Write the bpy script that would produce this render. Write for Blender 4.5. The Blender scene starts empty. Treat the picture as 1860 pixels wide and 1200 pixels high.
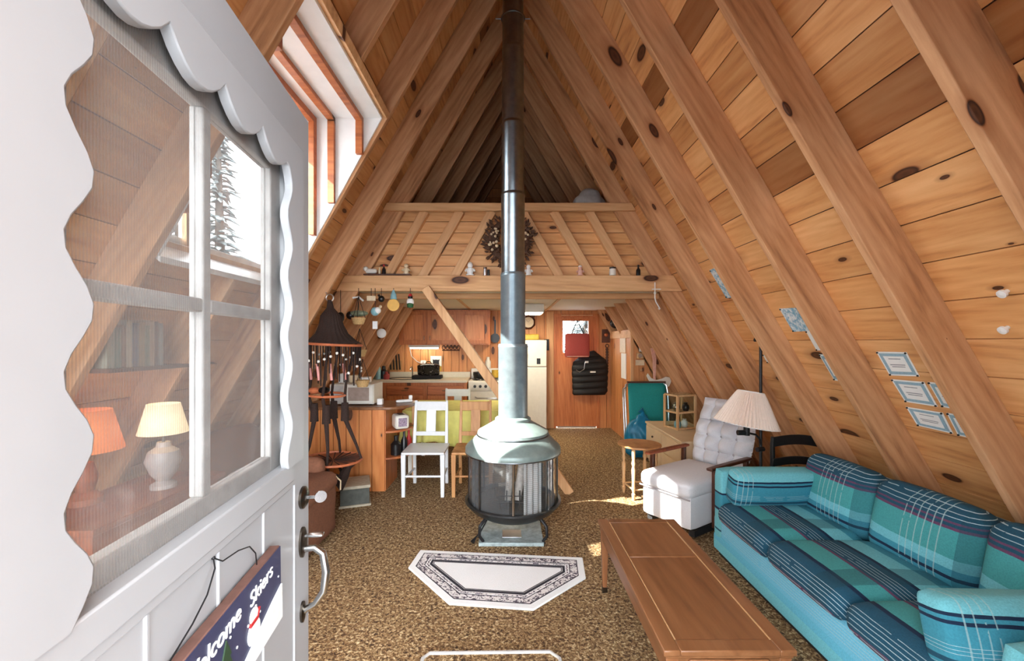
import bpy, bmesh, math, random
from mathutils import Vector, Matrix, noise
R = random.Random(7)
SC = bpy.context.scene
COL = SC.collection
pi = math.pi

# ------------------------------------------------------------------ camera, world, sun, exposure
F_PX, CX, CY, EYE = 770.0, 925.0, 622.0, 1.54
cd = bpy.data.cameras.new('camera'); cam = bpy.data.objects.new('camera', cd); COL.objects.link(cam)
cd.sensor_width = 36.0; cd.lens = F_PX / 1860 * 36
cd.shift_x = (930 - CX) / 1860; cd.shift_y = (CY - 600) / 1860
cd.clip_start = 0.02
cam.location = (0, 0, EYE); cam.rotation_euler = (pi / 2, 0, 0)
SC.camera = cam
w = bpy.data.worlds.new('overcast_sky'); SC.world = w; w.use_nodes = True
nt = w.node_tree; nt.nodes.clear()
o_ = nt.nodes.new('ShaderNodeOutputWorld'); bg = nt.nodes.new('ShaderNodeBackground')
bg.inputs[0].default_value = (0.92, 0.97, 1.02, 1); bg.inputs[1].default_value = 8.4
nt.links.new(bg.outputs[0], o_.inputs[0])
sd = bpy.data.lights.new('sun', 'SUN'); sun = bpy.data.objects.new('sun', sd); COL.objects.link(sun)
sd.energy = 24.0; sd.angle = math.radians(0.6); sd.color = (1.0, 0.95, 0.86)
sun.location = (-6, -3, 7)
sun.rotation_euler = Vector((1, 0.41, -0.89)).to_track_quat('-Z', 'Y').to_euler()
pd = bpy.data.lights.new('doorway_daylight', 'AREA'); por = bpy.data.objects.new('doorway_daylight', pd); COL.objects.link(por)
pd.shape = 'RECTANGLE'; pd.size = 6.4; pd.size_y = 5.4; pd.cycles.is_portal = True
por.location = (0, 0.09, 2.65); por.rotation_euler = (pi / 2, 0, 0)
vs = SC.view_settings
vs.view_transform = 'Standard'; vs.look = 'None'; vs.gamma = 1.0; vs.use_curve_mapping = False
vs.exposure = 0.75
SC.cycles.transparent_max_bounces = 40

# ------------------------------------------------------------------ small helpers
def at(px, py, Y):
    return Vector(((px - CX) / F_PX * Y, Y, EYE - (py - CY) / F_PX * Y))
def X_(px, Y): return (px - CX) / F_PX * Y
def Z_(py, Y): return EYE - (py - CY) / F_PX * Y
def lin(c):
    r = []
    for v in c[:3]:
        v = v / 255.0
        r.append(v / 12.92 if v <= 0.04045 else ((v + 0.055) / 1.055) ** 2.4)
    return (r[0], r[1], r[2], 1)

class NT:
    def __init__(s, name):
        s.m = bpy.data.materials.new(name); s.m.use_nodes = True
        s.t = s.m.node_tree; s.t.nodes.clear()
        s.out = s.n('ShaderNodeOutputMaterial')
    def n(s, t, **k):
        x = s.t.nodes.new(t)
        for a, b in k.items(): setattr(x, a, b)
        return x
    def l(s, a, b): s.t.links.new(a, b)
    def put(s, sock, v):
        if hasattr(v, 'is_output'): s.l(v, sock)
        else: sock.default_value = v
    def math(s, op, a, b=0.0, c=0.0):
        x = s.n('ShaderNodeMath', operation=op)
        s.put(x.inputs[0], a); s.put(x.inputs[1], b); s.put(x.inputs[2], c)
        return x.outputs[0]
    def mix(s, f, a, b, blend='MIX'):
        x = s.n('ShaderNodeMix', data_type='RGBA', blend_type=blend)
        s.put(x.inputs[0], f); s.put(x.inputs[6], a); s.put(x.inputs[7], b)
        return x.outputs[2]
    def ramp(s, f, stops, interp='LINEAR'):
        x = s.n('ShaderNodeValToRGB'); cr = x.color_ramp; cr.interpolation = interp
        while len(cr.elements) > 1: cr.elements.remove(cr.elements[-1])
        cr.elements[0].position = stops[0][0]; cr.elements[0].color = stops[0][1]
        for p, c in stops[1:]:
            e = cr.elements.new(p); e.color = c
        s.put(x.inputs[0], f)
        return x.outputs[0]
    def coord(s, scale=(1, 1, 1), kind='Object'):
        tc = s.n('ShaderNodeTexCoord'); mp = s.n('ShaderNodeMapping')
        s.l(tc.outputs[kind], mp.inputs[0]); mp.inputs['Scale'].default_value = scale
        return mp.outputs[0]
    def noise(s, v, scale, detail=3.0, rough=0.6, dist=0.0):
        x = s.n('ShaderNodeTexNoise')
        s.l(v, x.inputs['Vector']); x.inputs['Scale'].default_value = scale
        x.inputs['Detail'].default_value = detail; x.inputs['Roughness'].default_value = rough
        x.inputs['Distortion'].default_value = dist
        return x.outputs['Fac']
    def bsdf(s, col, rough=0.5, metal=0.0, bump=None, bs=0.3, bd=0.01, **k):
        b = s.n('ShaderNodeBsdfPrincipled')
        s.put(b.inputs['Base Color'], col); s.put(b.inputs['Roughness'], rough); b.inputs['Metallic'].default_value = metal
        for a, v in k.items(): s.put(b.inputs[a], v)
        if bump is not None:
            bp = s.n('ShaderNodeBump'); bp.inputs['Strength'].default_value = bs; bp.inputs['Distance'].default_value = bd
            s.l(bump, bp.inputs['Height']); s.l(bp.outputs[0], b.inputs['Normal'])
        s.l(b.outputs[0], s.out.inputs[0])
        return b

def plain(name, c, rough=0.5, metal=0.0, var=0.12, scale=25.0, bump=0.0, bd=0.004, **k):
    s = NT(name); n = s.noise(s.coord(), scale)
    a = lin(c); d = tuple(x * (1 - var) for x in a[:3]) + (1,); e = tuple(min(1, x * (1 + var)) for x in a[:3]) + (1,)
    s.bsdf(s.ramp(n, [(0.3, d), (0.7, e)]), rough, metal, n if bump else None, bump, bd, **k)
    return s.m

def wood(name, light, mid, dark, rough=0.55, axis=0, attr=False, knots=0.0, grain=1.0, seed=0.0, bump=0.12):
    """axis = the object-space axis the grain runs along"""
    s = NT(name)
    tc = s.n('ShaderNodeTexCoord')
    oi = s.n('ShaderNodeObjectInfo')
    add = s.n('ShaderNodeVectorMath', operation='ADD'); s.l(tc.outputs['Object'], add.inputs[0])
    cv = s.n('ShaderNodeCombineXYZ'); off = s.math('MULTIPLY', oi.outputs['Random'], 37.0)
    off = s.math('ADD', off, seed)
    if attr:
        at_ = s.n('ShaderNodeAttribute', attribute_name='rnd', attribute_type='GEOMETRY')
        off = s.math('ADD', off, s.math('MULTIPLY', at_.outputs['Fac'], 91.0))
    for i in range(3): s.l(off, cv.inputs[i])
    s.l(cv.outputs[0], add.inputs[1])
    sc = [9.0 * grain] * 3; sc[axis] = 0.9 * grain
    mp = s.n('ShaderNodeMapping'); s.l(add.outputs[0], mp.inputs[0]); mp.inputs['Scale'].default_value = sc
    v = mp.outputs[0]
    n1 = s.noise(v, 1.0, 3, 0.55, 0.8)
    n2 = s.noise(v, 6.0, 5, 0.7, 0.3)
    w1 = s.n('ShaderNodeTexWave', wave_type='BANDS', bands_direction='DIAGONAL')
    s.l(v, w1.inputs[0]); w1.inputs['Scale'].default_value = 1.3; w1.inputs['Distortion'].default_value = 9.0
    w1.inputs['Detail'].default_value = 2.0; w1.inputs['Detail Scale'].default_value = 0.8
    f = s.math('ADD', s.math('MULTIPLY', n1, 0.66), s.math('ADD', s.math('MULTIPLY', n2, 0.30), s.math('MULTIPLY', w1.outputs['Fac'], 0.08)))
    col = s.ramp(f, [(0.26, lin(dark)), (0.46, lin(mid)), (0.72, lin(light))])
    if attr:
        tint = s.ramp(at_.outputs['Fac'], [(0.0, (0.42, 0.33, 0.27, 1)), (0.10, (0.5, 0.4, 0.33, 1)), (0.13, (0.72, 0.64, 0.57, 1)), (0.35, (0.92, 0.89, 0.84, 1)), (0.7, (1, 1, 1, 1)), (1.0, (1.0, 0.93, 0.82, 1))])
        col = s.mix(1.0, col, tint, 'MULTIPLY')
    if knots:
        sx = s.n('ShaderNodeSeparateXYZ'); s.l(add.outputs[0], sx.inputs[0]); oth = [i for i in range(3) if i != axis]
        ck = s.n('ShaderNodeCombineXYZ'); s.l(s.math('MULTIPLY', sx.outputs[axis], 1.5), ck.inputs[0])
        s.l(s.math('MULTIPLY', s.math('ADD', sx.outputs[oth[0]], sx.outputs[oth[1]]), 3.6), ck.inputs[1])
        vo = s.n('ShaderNodeTexVoronoi', voronoi_dimensions='2D'); s.l(ck.outputs[0], vo.inputs['Vector']); vo.inputs['Scale'].default_value = 1.0
        sep = s.n('ShaderNodeSeparateColor'); s.l(vo.outputs['Color'], sep.inputs[0])
        rad = s.math('MULTIPLY', s.math('MAXIMUM', s.math('SUBTRACT', sep.outputs[0], 1 - knots), 0.0), 0.13 / max(knots, .01))
        d = s.math('DIVIDE', vo.outputs['Distance'], s.math('ADD', rad, 0.0005))
        kcol = s.ramp(s.math('MULTIPLY', d, 0.4), [(0.0, lin((70, 40, 24))), (0.22, lin((96, 56, 32))), (0.36, lin((48, 26, 16))), (0.44, lin((150, 92, 52))), (1.0, lin((150, 92, 52)))])
        kf = s.ramp(s.math('MULTIPLY', d, 0.4), [(0.0, (1, 1, 1, 1)), (0.40, (1, 1, 1, 1)), (0.5, (0.45, .45, .45, 1)), (1.0, (0, 0, 0, 1))])
        col = s.mix(kf, col, kcol)
    s.bsdf(col, rough, 0.0, f, bump, 0.004)
    return s.m

def emis(name, c, strength, base=(240, 240, 235)):
    s = NT(name); n = s.noise(s.coord(), 8)
    s.bsdf(lin(base), 0.5, **{'Emission Color': s.ramp(n, [(0.3, lin(c)), (0.7, lin(c))]), 'Emission Strength': strength})
    return s.m

def pane_mat(name, tint=(1, 1, 1), gloss=1.0, rough=0.02, dirt=0.0):
    s = NT(name)
    t = s.n('ShaderNodeBsdfTransparent'); t.inputs[0].default_value = tint + (1,)
    g = s.n('ShaderNodeBsdfGlossy'); g.inputs['Roughness'].default_value = rough
    lw = s.n('ShaderNodeFresnel'); lw.inputs[0].default_value = 1.45
    ge = s.n('ShaderNodeNewGeometry'); front = s.math('SUBTRACT', 1.0, ge.outputs['Backfacing'])
    mx = s.n('ShaderNodeMixShader'); s.l(s.math('MULTIPLY', s.math('MULTIPLY', lw.outputs[0], gloss), front), mx.inputs[0])
    s.l(t.outputs[0], mx.inputs[1]); s.l(g.outputs[0], mx.inputs[2])
    if dirt:
        d = s.n('ShaderNodeBsdfDiffuse'); d.inputs[0].default_value = lin((190, 190, 185))
        m2 = s.n('ShaderNodeMixShader'); n = s.noise(s.coord(), 6)
        s.l(s.math('MULTIPLY', n, dirt * 2), m2.inputs[0]); s.l(mx.outputs[0], m2.inputs[1]); s.l(d.outputs[0], m2.inputs[2])
        s.l(m2.outputs[0], s.out.inputs[0])
    else: s.l(mx.outputs[0], s.out.inputs[0])
    return s.m

def mesh_mat(name, c, cover, freq=0.0, axis=0):
    """woven wire: part covered, part open"""
    s = NT(name)
    t = s.n('ShaderNodeBsdfTransparent'); d = s.n('ShaderNodeBsdfDiffuse'); d.inputs[0].default_value = lin(c)
    mx = s.n('ShaderNodeMixShader')
    n = s.noise(s.coord(), 14, 4)
    f = s.math('ADD', s.math('MULTIPLY', s.math('SUBTRACT', n, 0.5), 0.25), cover)
    if freq:
        sp = s.n('ShaderNodeSeparateXYZ'); s.l(s.coord(), sp.inputs[0])
        f = s.math('ADD', f, s.math('MULTIPLY', s.math('SINE', s.math('MULTIPLY', sp.outputs[axis], freq)), 0.10))
    s.l(f, mx.inputs[0]); s.l(t.outputs[0], mx.inputs[1]); s.l(d.outputs[0], mx.inputs[2]); s.l(mx.outputs[0], s.out.inputs[0])
    return s.m

class MB:
    def __init__(s): s.b = bmesh.new(); s.la = s.b.faces.layers.float.new('rnd'); s.rn = []
    def _m(s, vs_, M):
        if M is not None:
            for v in vs_: v.co = M @ v.co
    def poly(s, pts, rnd=None):
        vs_ = [s.b.verts.new(p) for p in pts]; f = s.b.faces.new(vs_); return f
    def box(s, x0, x1, y0, y1, z0, z1, M=None, rnd=None):
        if x0 > x1: x0, x1 = x1, x0
        if y0 > y1: y0, y1 = y1, y0
        if z0 > z1: z0, z1 = z1, z0
        v = [s.b.verts.new(p) for p in ((x0, y0, z0), (x1, y0, z0), (x1, y1, z0), (x0, y1, z0), (x0, y0, z1), (x1, y0, z1), (x1, y1, z1), (x0, y1, z1))]
        fs = [s.b.faces.new([v[i] for i in q]) for q in ((3, 2, 1, 0), (4, 5, 6, 7), (0, 1, 5, 4), (1, 2, 6, 5), (2, 3, 7, 6), (3, 0, 4, 7))]
        s._m(v, M)
        if rnd is not None: s.rn += [(f, rnd) for f in fs]
        return s
    def obox(s, c, size, rot=None):
        M = Matrix.Translation(Vector(c))
        if rot is not None: M = M @ (rot.to_matrix().to_4x4() if hasattr(rot, 'to_matrix') else rot.to_4x4())
        h = [x / 2 for x in size]
        return s.box(-h[0], h[0], -h[1], h[1], -h[2], h[2], M)
    def bar(s, p0, p1, w_, h_, up=(0, 0, 1), w2=None, h2=None):
        p0, p1 = Vector(p0), Vector(p1); d = (p1 - p0); L = d.length; d.normalize()
        u = Vector(up)
        if abs(d.dot(u)) > 0.98: u = Vector((0, 1, 0))
        sd_ = d.cross(u).normalized(); u = sd_.cross(d)
        w2 = w2 or w_; h2 = h2 or h_
        a = [p0 + sd_ * x * w_ / 2 + u * y * h_ / 2 for x, y in ((-1, -1), (1, -1), (1, 1), (-1, 1))]
        c = [p1 + sd_ * x * w2 / 2 + u * y * h2 / 2 for x, y in ((-1, -1), (1, -1), (1, 1), (-1, 1))]
        v = [s.b.verts.new(p) for p in a + c]
        for q in ((3, 2, 1, 0), (4, 5, 6, 7), (0, 1, 5, 4), (1, 2, 6, 5), (2, 3, 7, 6), (3, 0, 4, 7)):
            s.b.faces.new([v[i] for i in q])
        return s
    def tube(s, pts, r, n=8, closed=False, cap=True, flat=1.0):
        pts = [Vector(p) for p in pts]; N = len(pts); rs = r if isinstance(r, (list, tuple)) else [r] * N
        rings = []; prev = None
        for i, p in enumerate(pts):
            if closed: d = pts[(i + 1) % N] - pts[i - 1]
            else: d = pts[min(i + 1, N - 1)] - pts[max(i - 1, 0)]
            d.normalize()
            if prev is None:
                u = Vector((0, 0, 1)) if abs(d.z) < 0.9 else Vector((1, 0, 0))
            else: u = prev
            a = d.cross(u).normalized(); u = a.cross(d).normalized(); prev = u
            rings.append([s.b.verts.new(p + a * math.cos(2 * pi * k / n) * rs[i] + u * math.sin(2 * pi * k / n) * rs[i] * flat) for k in range(n)])
        for i in range(N if closed else N - 1):
            A, B = rings[i], rings[(i + 1) % N]
            for k in range(n): s.b.faces.new((A[k], A[(k + 1) % n], B[(k + 1) % n], B[k]))
        if cap and not closed:
            s.b.faces.new(rings[0][::-1]); s.b.faces.new(rings[-1])
        return s
    def ring(s, c, r, tr, n=32, m=8, tilt=None, sy=1.0):
        c = Vector(c); T = tilt or Matrix.Identity(3)
        return s.tube([c + T @ Vector((math.cos(2 * pi * k / n) * r, math.sin(2 * pi * k / n) * r * sy, 0)) for k in range(n)], tr, m, closed=True)
    def lathe(s, prof, c=(0, 0, 0), n=32, cap=True, M=None, ripple=None, a0=0.0, a1=2 * pi):
        c = Vector(c); full = abs(a1 - a0 - 2 * pi) < 1e-6; rings = []; cnt = n if full else n + 1
        for j, (r, z) in enumerate(prof):
            row = []
            for k in range(cnt):
                a = a0 + (a1 - a0) * k / n
                rr = r * (1 + (ripple(a, j) if ripple else 0))
                row.append(s.b.verts.new(c + Vector((rr * math.cos(a), rr * math.sin(a), z))))
            rings.append(row)
        for A, B in zip(rings, rings[1:]):
            for k in range(n if full else n):
                k2 = (k + 1) % cnt
                if not full and k + 1 >= cnt: continue
                s.b.faces.new((A[k], A[k2], B[k2], B[k]))
        if cap and full:
            s.b.faces.new(rings[0][::-1]); s.b.faces.new(rings[-1])
        if M is not None: s._m([v for r_ in rings for v in r_], M)
        return s
    def prism(s, poly, h, M=None, h0=0.0):
        n = len(poly)
        a = [s.b.verts.new((p[0], p[1], h0)) for p in poly]; c = [s.b.verts.new((p[0], p[1], h)) for p in poly]
        s.b.faces.new(a[::-1]); s.b.faces.new(c)
        for i in range(n): s.b.faces.new((a[i], a[(i + 1) % n], c[(i + 1) % n], c[i]))
        s._m(a + c, M)
        return s
    def ball(s, c, r, sc=(1, 1, 1), seg=12):
        M = Matrix.Translation(Vector(c)) @ Matrix.Diagonal((sc[0], sc[1], sc[2], 1))
        bmesh.ops.create_uvsphere(s.b, u_segments=seg, v_segments=max(6, seg * 2 // 3), radius=r, matrix=M)
        return s
    def cushion(s, c, size, r=0.05, puff=(0, 0, 0), n=10, rot=None, fn=None):
        b = bmesh.new(); bmesh.ops.create_cube(b, size=2.0)
        bmesh.ops.subdivide_edges(b, edges=b.edges[:], cuts=n, use_grid_fill=True)
        h = Vector([x / 2 for x in size]); r = min(r, min(h) * 0.999)
        M = Matrix.Translation(Vector(c))
        if rot is not None: M = M @ rot.to_matrix().to_4x4()
        mp = {}
        for v in b.verts:
            q0 = v.co.copy(); q = Vector((q0.x * h.x, q0.y * h.y, q0.z * h.z))
            # pull grid lines toward the rim so the rounding gets enough points
            i_ = Vector([max(-(h[k] - r), min(h[k] - r, q[k])) for k in range(3)])
            d = q - i_
            if d.length > 1e-9: q = i_ + d.normalized() * r
            for k in range(3):
                a_, b_ = (k + 1) % 3, (k + 2) % 3
                q[k] += puff[k] * (1 if q0[k] > 0 else -1) * (abs(q0[k])) * (1 - q0[a_] ** 2) * (1 - q0[b_] ** 2)
            if fn: q = fn(q, q0)
            mp[v] = s.b.verts.new(M @ q)
        for f in b.faces: s.b.faces.new([mp[v] for v in f.verts])
        b.free(); return s
    def grid(s, fn, nu, nv, closed_u=False):
        V = [[s.b.verts.new(fn(i / nu, j / nv)) for i in range(nu + (0 if closed_u else 1))] for j in range(nv + 1)]
        for j in range(nv):
            for i in range(nu):
                i2 = (i + 1) % len(V[0])
                s.b.faces.new((V[j][i], V[j][i2], V[j + 1][i2], V[j + 1][i]))
        return s
    def build(s, name, mat, parent=None, bevel=0.0, seg=2, sub=0, smooth=True, mw=None, ang=0.65, fixn=True):
        if fixn: bmesh.ops.recalc_face_normals(s.b, faces=s.b.faces[:])
        me = bpy.data.meshes.new(name)
        if s.rn:
            for f, r_ in s.rn: f[s.la] = r_
        if smooth:
            for f in s.b.faces: f.smooth = True
            for e in s.b.edges:
                if len(e.link_faces) == 2 and e.calc_face_angle(0) > ang: e.smooth = False
        s.b.to_mesh(me); s.b.free()
        o = bpy.data.objects.new(name, me); COL.objects.link(o)
        for m in (mat if isinstance(mat, (list, tuple)) else [mat]): me.materials.append(m)
        if parent is not None: o.parent = parent
        if mw is not None: o.matrix_local = mw
        if bevel:
            b = o.modifiers.new('bevel', 'BEVEL'); b.width = bevel; b.segments = seg; b.limit_method = 'ANGLE'; b.angle_limit = math.radians(35)
        if sub:
            b = o.modifiers.new('sub', 'SUBSURF'); b.levels = sub; b.render_levels = sub
        return o

def tag(o, label=None, cat=None, group=None, kind=None):
    if label: o['label'] = label
    if cat: o['category'] = cat
    if group: o['group'] = group
    if kind: o['kind'] = kind
    return o
def root(name, loc, rz, label, cat, group=None, kind=None):
    o = bpy.data.objects.new(name, None); COL.objects.link(o); o.empty_display_size = 0.1
    o.location = loc; o.rotation_euler = (0, 0, rz)
    return tag(o, label, cat, group, kind)
def solo(name, mb, mat, loc, label, cat, group=None, rz=0, **k):
    o = mb.build(name, mat, **k); o.location = loc; o.rotation_euler = (0, 0, rz)
    return tag(o, label, cat, group)
def dup(o, loc, rz, label, group=None):
    r = o.copy(); COL.objects.link(r); r.location = loc; r.rotation_euler = (0, 0, rz); r['label'] = label
    if group: r['group'] = group
    for ch in list(o.children):
        c = ch.copy(); COL.objects.link(c); c.parent = r
        for g in list(ch.children):
            d = g.copy(); COL.objects.link(d); d.parent = c
    return r
def text(body, size, mat, parent, mw, extrude=0.001, name='lettering', shear=0.0, space=1.0):
    c = bpy.data.curves.new(name, 'FONT'); c.body = body; c.size = size; c.extrude = extrude; c.shear = shear
    c.align_x = 'CENTER'; c.align_y = 'CENTER'; c.space_character = space
    t = bpy.data.objects.new(name, c); COL.objects.link(t)
    me = bpy.data.meshes.new_from_object(t.evaluated_get(bpy.context.evaluated_depsgraph_get()))
    bpy.data.objects.remove(t); me.materials.clear(); me.materials.append(mat)
    o = bpy.data.objects.new(name, me); COL.objects.link(o); o.parent = parent; o.matrix_local = mw
    return o

# ------------------------------------------------------------------ materials
M = {}
M['board'] = wood('pine_boards', (240, 190, 134), (220, 160, 102), (168, 106, 62), 0.5, 0, True, 0.55)
M['rafter'] = wood('rough_sawn_rafter', (226, 178, 134), (194, 142, 98), (130, 84, 54), 0.75, 0, False, 0.2, bump=0.25)
M['beam'] = wood('pine_beam', (236, 192, 142), (218, 168, 118), (180, 126, 84), 0.65, 0, False, 0.3)
M['beam_z'] = wood('pine_upright', (234, 188, 138), (214, 162, 112), (176, 122, 80), 0.6, 2, False, 0.3)
M['vboard'] = wood('knotty_wall_boards', (226, 164, 106), (208, 140, 86), (166, 104, 60), 0.5, 2, True, 0.45)
M['cab'] = wood('cabinet_pine', (214, 140, 84), (190, 112, 62), (142, 78, 42), 0.42, 2, False, 0.2)
M['cab_panel'] = wood('cabinet_panel_pine', (232, 160, 100), (212, 134, 78), (170, 98, 54), 0.4, 2, False, 0.3)
M['cab_x'] = wood('cabinet_rail_pine', (204, 126, 74), (178, 100, 56), (130, 70, 38), 0.42, 0, False, 0.3)
M['barwood'] = wood('bar_boards', (228, 156, 96), (208, 130, 74), (164, 94, 52), 0.42, 2, True, 0.4)
M['walnut'] = wood('walnut_veneer', (156, 108, 72), (130, 86, 54), (86, 55, 35), 0.30, 1, False, 0, 0.8)
M['walnut_v'] = wood('walnut_legs', (156, 106, 68), (132, 84, 52), (96, 58, 36), 0.4, 2)
M['palewood'] = wood('pale_turned_wood', (226, 190, 146), (206, 164, 116), (176, 128, 84), 0.5, 2)
M['chairwood'] = wood('golden_oak', (212, 160, 104), (188, 132, 80), (150, 98, 58), 0.5, 2)
M['darkwood'] = wood('dark_stained_wood', (96, 54, 36), (74, 40, 28), (48, 26, 18), 0.4, 0)
M['redwood'] = wood('cherry_wood', (164, 92, 58), (138, 70, 44), (100, 48, 32), 0.45, 1)
M['white'] = plain('white_paint', (166, 167, 169), 0.38, var=0.03, scale=6)
M['chairwhite'] = plain('white_chair_paint', (222, 225, 228), 0.35, var=0.03)
M['white_warm'] = plain('warm_white_enamel', (228, 224, 214), 0.35, var=0.03)
M['trimwhite'] = plain('gloss_white_trim', (240, 240, 238), 0.3, var=0.03, scale=9)
M['greysash'] = plain('dusty_sash_paint', (198, 196, 192), 0.6, var=0.12, scale=18)
M['black'] = plain('black_paint', (22, 21, 22), 0.35, var=0.2)
M['blackmat'] = plain('matte_black', (26, 25, 26), 0.8, var=0.2)
M['chrome'] = plain('worn_nickel', (190, 190, 188), 0.25, 1.0, 0.1)
M['bronze'] = plain('tarnished_bronze', (96, 88, 80), 0.3, 1.0, 0.25)
M['iron'] = plain('wrought_iron', (52, 52, 54), 0.45, 0.7, 0.2)
M['steel'] = plain('stove_steel', (120, 124, 128), 0.3, 1.0, 0.12, 30)
M['alu'] = plain('aluminium_tube', (206, 208, 210), 0.3, 0.9, 0.08)
M['paper'] = plain('white_paper', (240, 242, 240), 0.7, var=0.03)
M['cream'] = plain('cream_ceramic', (226, 206, 172), 0.4, var=0.1)
M['red'] = plain('red_cloth', (158, 66, 62), 0.8, var=0.15, scale=120, bump=0.3)
M['redpaint'] = plain('red_paint', (190, 40, 42), 0.5)
M['green'] = plain('green_paint', (38, 92, 50), 0.6, var=0.25, scale=60)
M['orange'] = plain('orange_cane', (196, 112, 74), 0.45, var=0.15)
M['macrame'] = plain('dark_brown_jute', (50, 34, 28), 0.9, var=0.4, scale=90, bump=0.8)
M['bead'] = plain('white_bead', (238, 234, 226), 0.3)
M['pinkbead'] = plain('pink_bead', (216, 140, 132), 0.4)
M['brown_fab'] = plain('brown_velour', (128, 84, 62), 0.9, var=0.14, scale=70, bump=0.3)
M['grey_fab'] = plain('pale_grey_upholstery', (226, 227, 232), 0.9, var=0.05, scale=140, bump=0.3)
M['grey_dark'] = plain('grey_side_upholstery', (176, 172, 176), 0.9, var=0.08, scale=140, bump=0.3)
M['yellow'] = plain('yellow_tablecloth', (226, 222, 128), 0.75, var=0.08, scale=12)
M['beige'] = plain('beige_painted_chest', (222, 196, 158), 0.5, var=0.05, scale=6)
M['teal_canvas'] = plain('teal_canvas', (30, 150, 146), 0.8, var=0.12, scale=90, bump=0.3)
M['bluebag'] = plain('blue_nylon', (20, 124, 164), 0.45, var=0.2, scale=10)
M['coat'] = plain('black_quilted_nylon', (20, 20, 22), 0.6, var=0.3, scale=20)
M['counter'] = plain('laminate_counter', (216, 208, 188), 0.4, var=0.05, scale=70)
M['ceilpanel'] = plain('white_ceiling_panel', (232, 226, 212), 0.7, var=0.03)
M['basket'] = plain('wicker', (206, 170, 116), 0.8, var=0.3, scale=120, bump=0.6)
M['yellow_box'] = plain('mustard_plastic', (206, 168, 62), 0.5)
M['disc'] = plain('amber_disc', (232, 180, 84), 0.5, var=0.06)
M['ltblue'] = plain('light_blue_glaze', (140, 186, 196), 0.4)
M['olive'] = plain('sage_glaze', (128, 136, 110), 0.4, var=0.3)
M['pink'] = plain('pale_pink_glaze', (226, 176, 160), 0.5)
M['clearglass'] = pane_mat('window_glass', (0.97, 0.98, 0.98), 0.9)
M['caseglass'] = pane_mat('case_glass', (0.9, 0.95, 0.95), 1.0)
M['stoveglass'] = pane_mat('smoked_stove_glass', (0.78, 0.80, 0.82), 1.2, 0.04, 0.04)
M['screen'] = mesh_mat('insect_and_dimming_screen', (138, 134, 131), 0.34, 1400.0, 0)
M['curtain_mesh'] = mesh_mat('spark_curtain', (120, 122, 124), 0.34, 420.0, 2); M['curtain_lit'] = mesh_mat('sunlit_tone_spark_curtain', (214, 212, 208), 0.62, 420.0, 2)  # second curtain is a paler copy with sunlight put into its colour
M['shade_lit'] = None

def carpet_mat():
    s = NT('shag_carpet'); v = s.coord()
    a = s.noise(v, 66, 2, 0.6, 0.8); b = s.noise(v, 34, 2, 0.6); c = s.noise(v, 1.3, 3)
    f = s.math('ADD', s.math('MULTIPLY', a, 0.75), s.math('MULTIPLY', b, 0.25))
    col = s.ramp(f, [(0.34, lin((34, 21, 12))), (0.43, lin((102, 74, 44))), (0.54, lin((166, 134, 90))), (0.68, lin((242, 222, 178)))])
    col = s.mix(s.math('MULTIPLY', c, 0.25), col, lin((122, 86, 52)))
    s.bsdf(col, 0.95, 0, f, 1.0, 0.02); return s.m
M['carpet'] = carpet_mat()

def plaid_mat(name, wx, wz, off, period, bands, warp=None, lines=(), wax=1):
    """woven stripe cloth: bands across v = wx*x + wz*z, crossed by groups of pale threads along y"""
    s = NT(name); tc = s.coord(); sp = s.n('ShaderNodeSeparateXYZ'); s.l(tc, sp.inputs[0])
    nz = s.noise(tc, 9, 2)
    v = s.math('ADD', s.math('MULTIPLY', sp.outputs[0], wx), s.math('MULTIPLY', sp.outputs[2], wz))
    v = s.math('ADD', s.math('ADD', v, off), s.math('MULTIPLY', nz, 0.008))
    f = s.math('FRACT', s.math('DIVIDE', v, period))
    col = s.ramp(f, [(p, lin(c)) for p, c in bands], 'CONSTANT')
    def pale(coord_, a, b, step, width, colr, amt):
        nonlocal col
        inside = s.math('MULTIPLY', s.math('GREATER_THAN', coord_, a), s.math('LESS_THAN', coord_, b))
        ln = s.math('LESS_THAN', s.math('FRACT', s.math('DIVIDE', coord_, step)), width)
        br = s.math('GREATER_THAN', s.noise(tc, 16, 2), 0.36)
        col = s.mix(s.math('MULTIPLY', s.math('MULTIPLY', s.math('MULTIPLY', inside, ln), br), amt), col, lin(colr))
    if warp:
        y = s.math('FRACT', s.math('DIVIDE', sp.outputs[wax], warp[0]))
        dk = s.math('MULTIPLY', s.math('GREATER_THAN', y, warp[1]), s.math('LESS_THAN', y, warp[2]))
        col = s.mix(s.math('MULTIPLY', dk, 0.45), col, lin((22, 70, 86)))
        pale(y, warp[3], warp[4], warp[5], 0.16, (176, 206, 206), 0.6)
    for a, b, st in lines: pale(f, a, b, st, 0.15, (190, 214, 220), 0.8)
    fz = s.noise(tc, 160, 2)
    col = s.mix(0.5, col, s.ramp(fz, [(0.3, (0.55, 0.58, 0.6, 1)), (0.7, (1, 1, 1, 1))]), 'MULTIPLY')
    s.bsdf(col, 0.92, 0, fz, 0.4, 0.004); return s.m
LT, MT, DK, NV, MR, GT = (118, 200, 212), (62, 150, 172), (24, 80, 104), (14, 40, 70), (104, 66, 98), (72, 164, 166)
M['pl_seat'] = plaid_mat('plaid_seat', 1, 1, -0.20, 0.80, [(0, MT), (0.07, MR), (0.10, DK), (0.34, NV), (0.375, GT), (0.53, MR), (0.55, DK), (0.70, NV), (0.73, LT), (0.86, MT)],
                         (0.58, 0.3, 0.5, 0.0, 0.0, 0.05), [(0.08, 0.25, 0.03), (0.56, 0.66, 0.026)])
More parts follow.
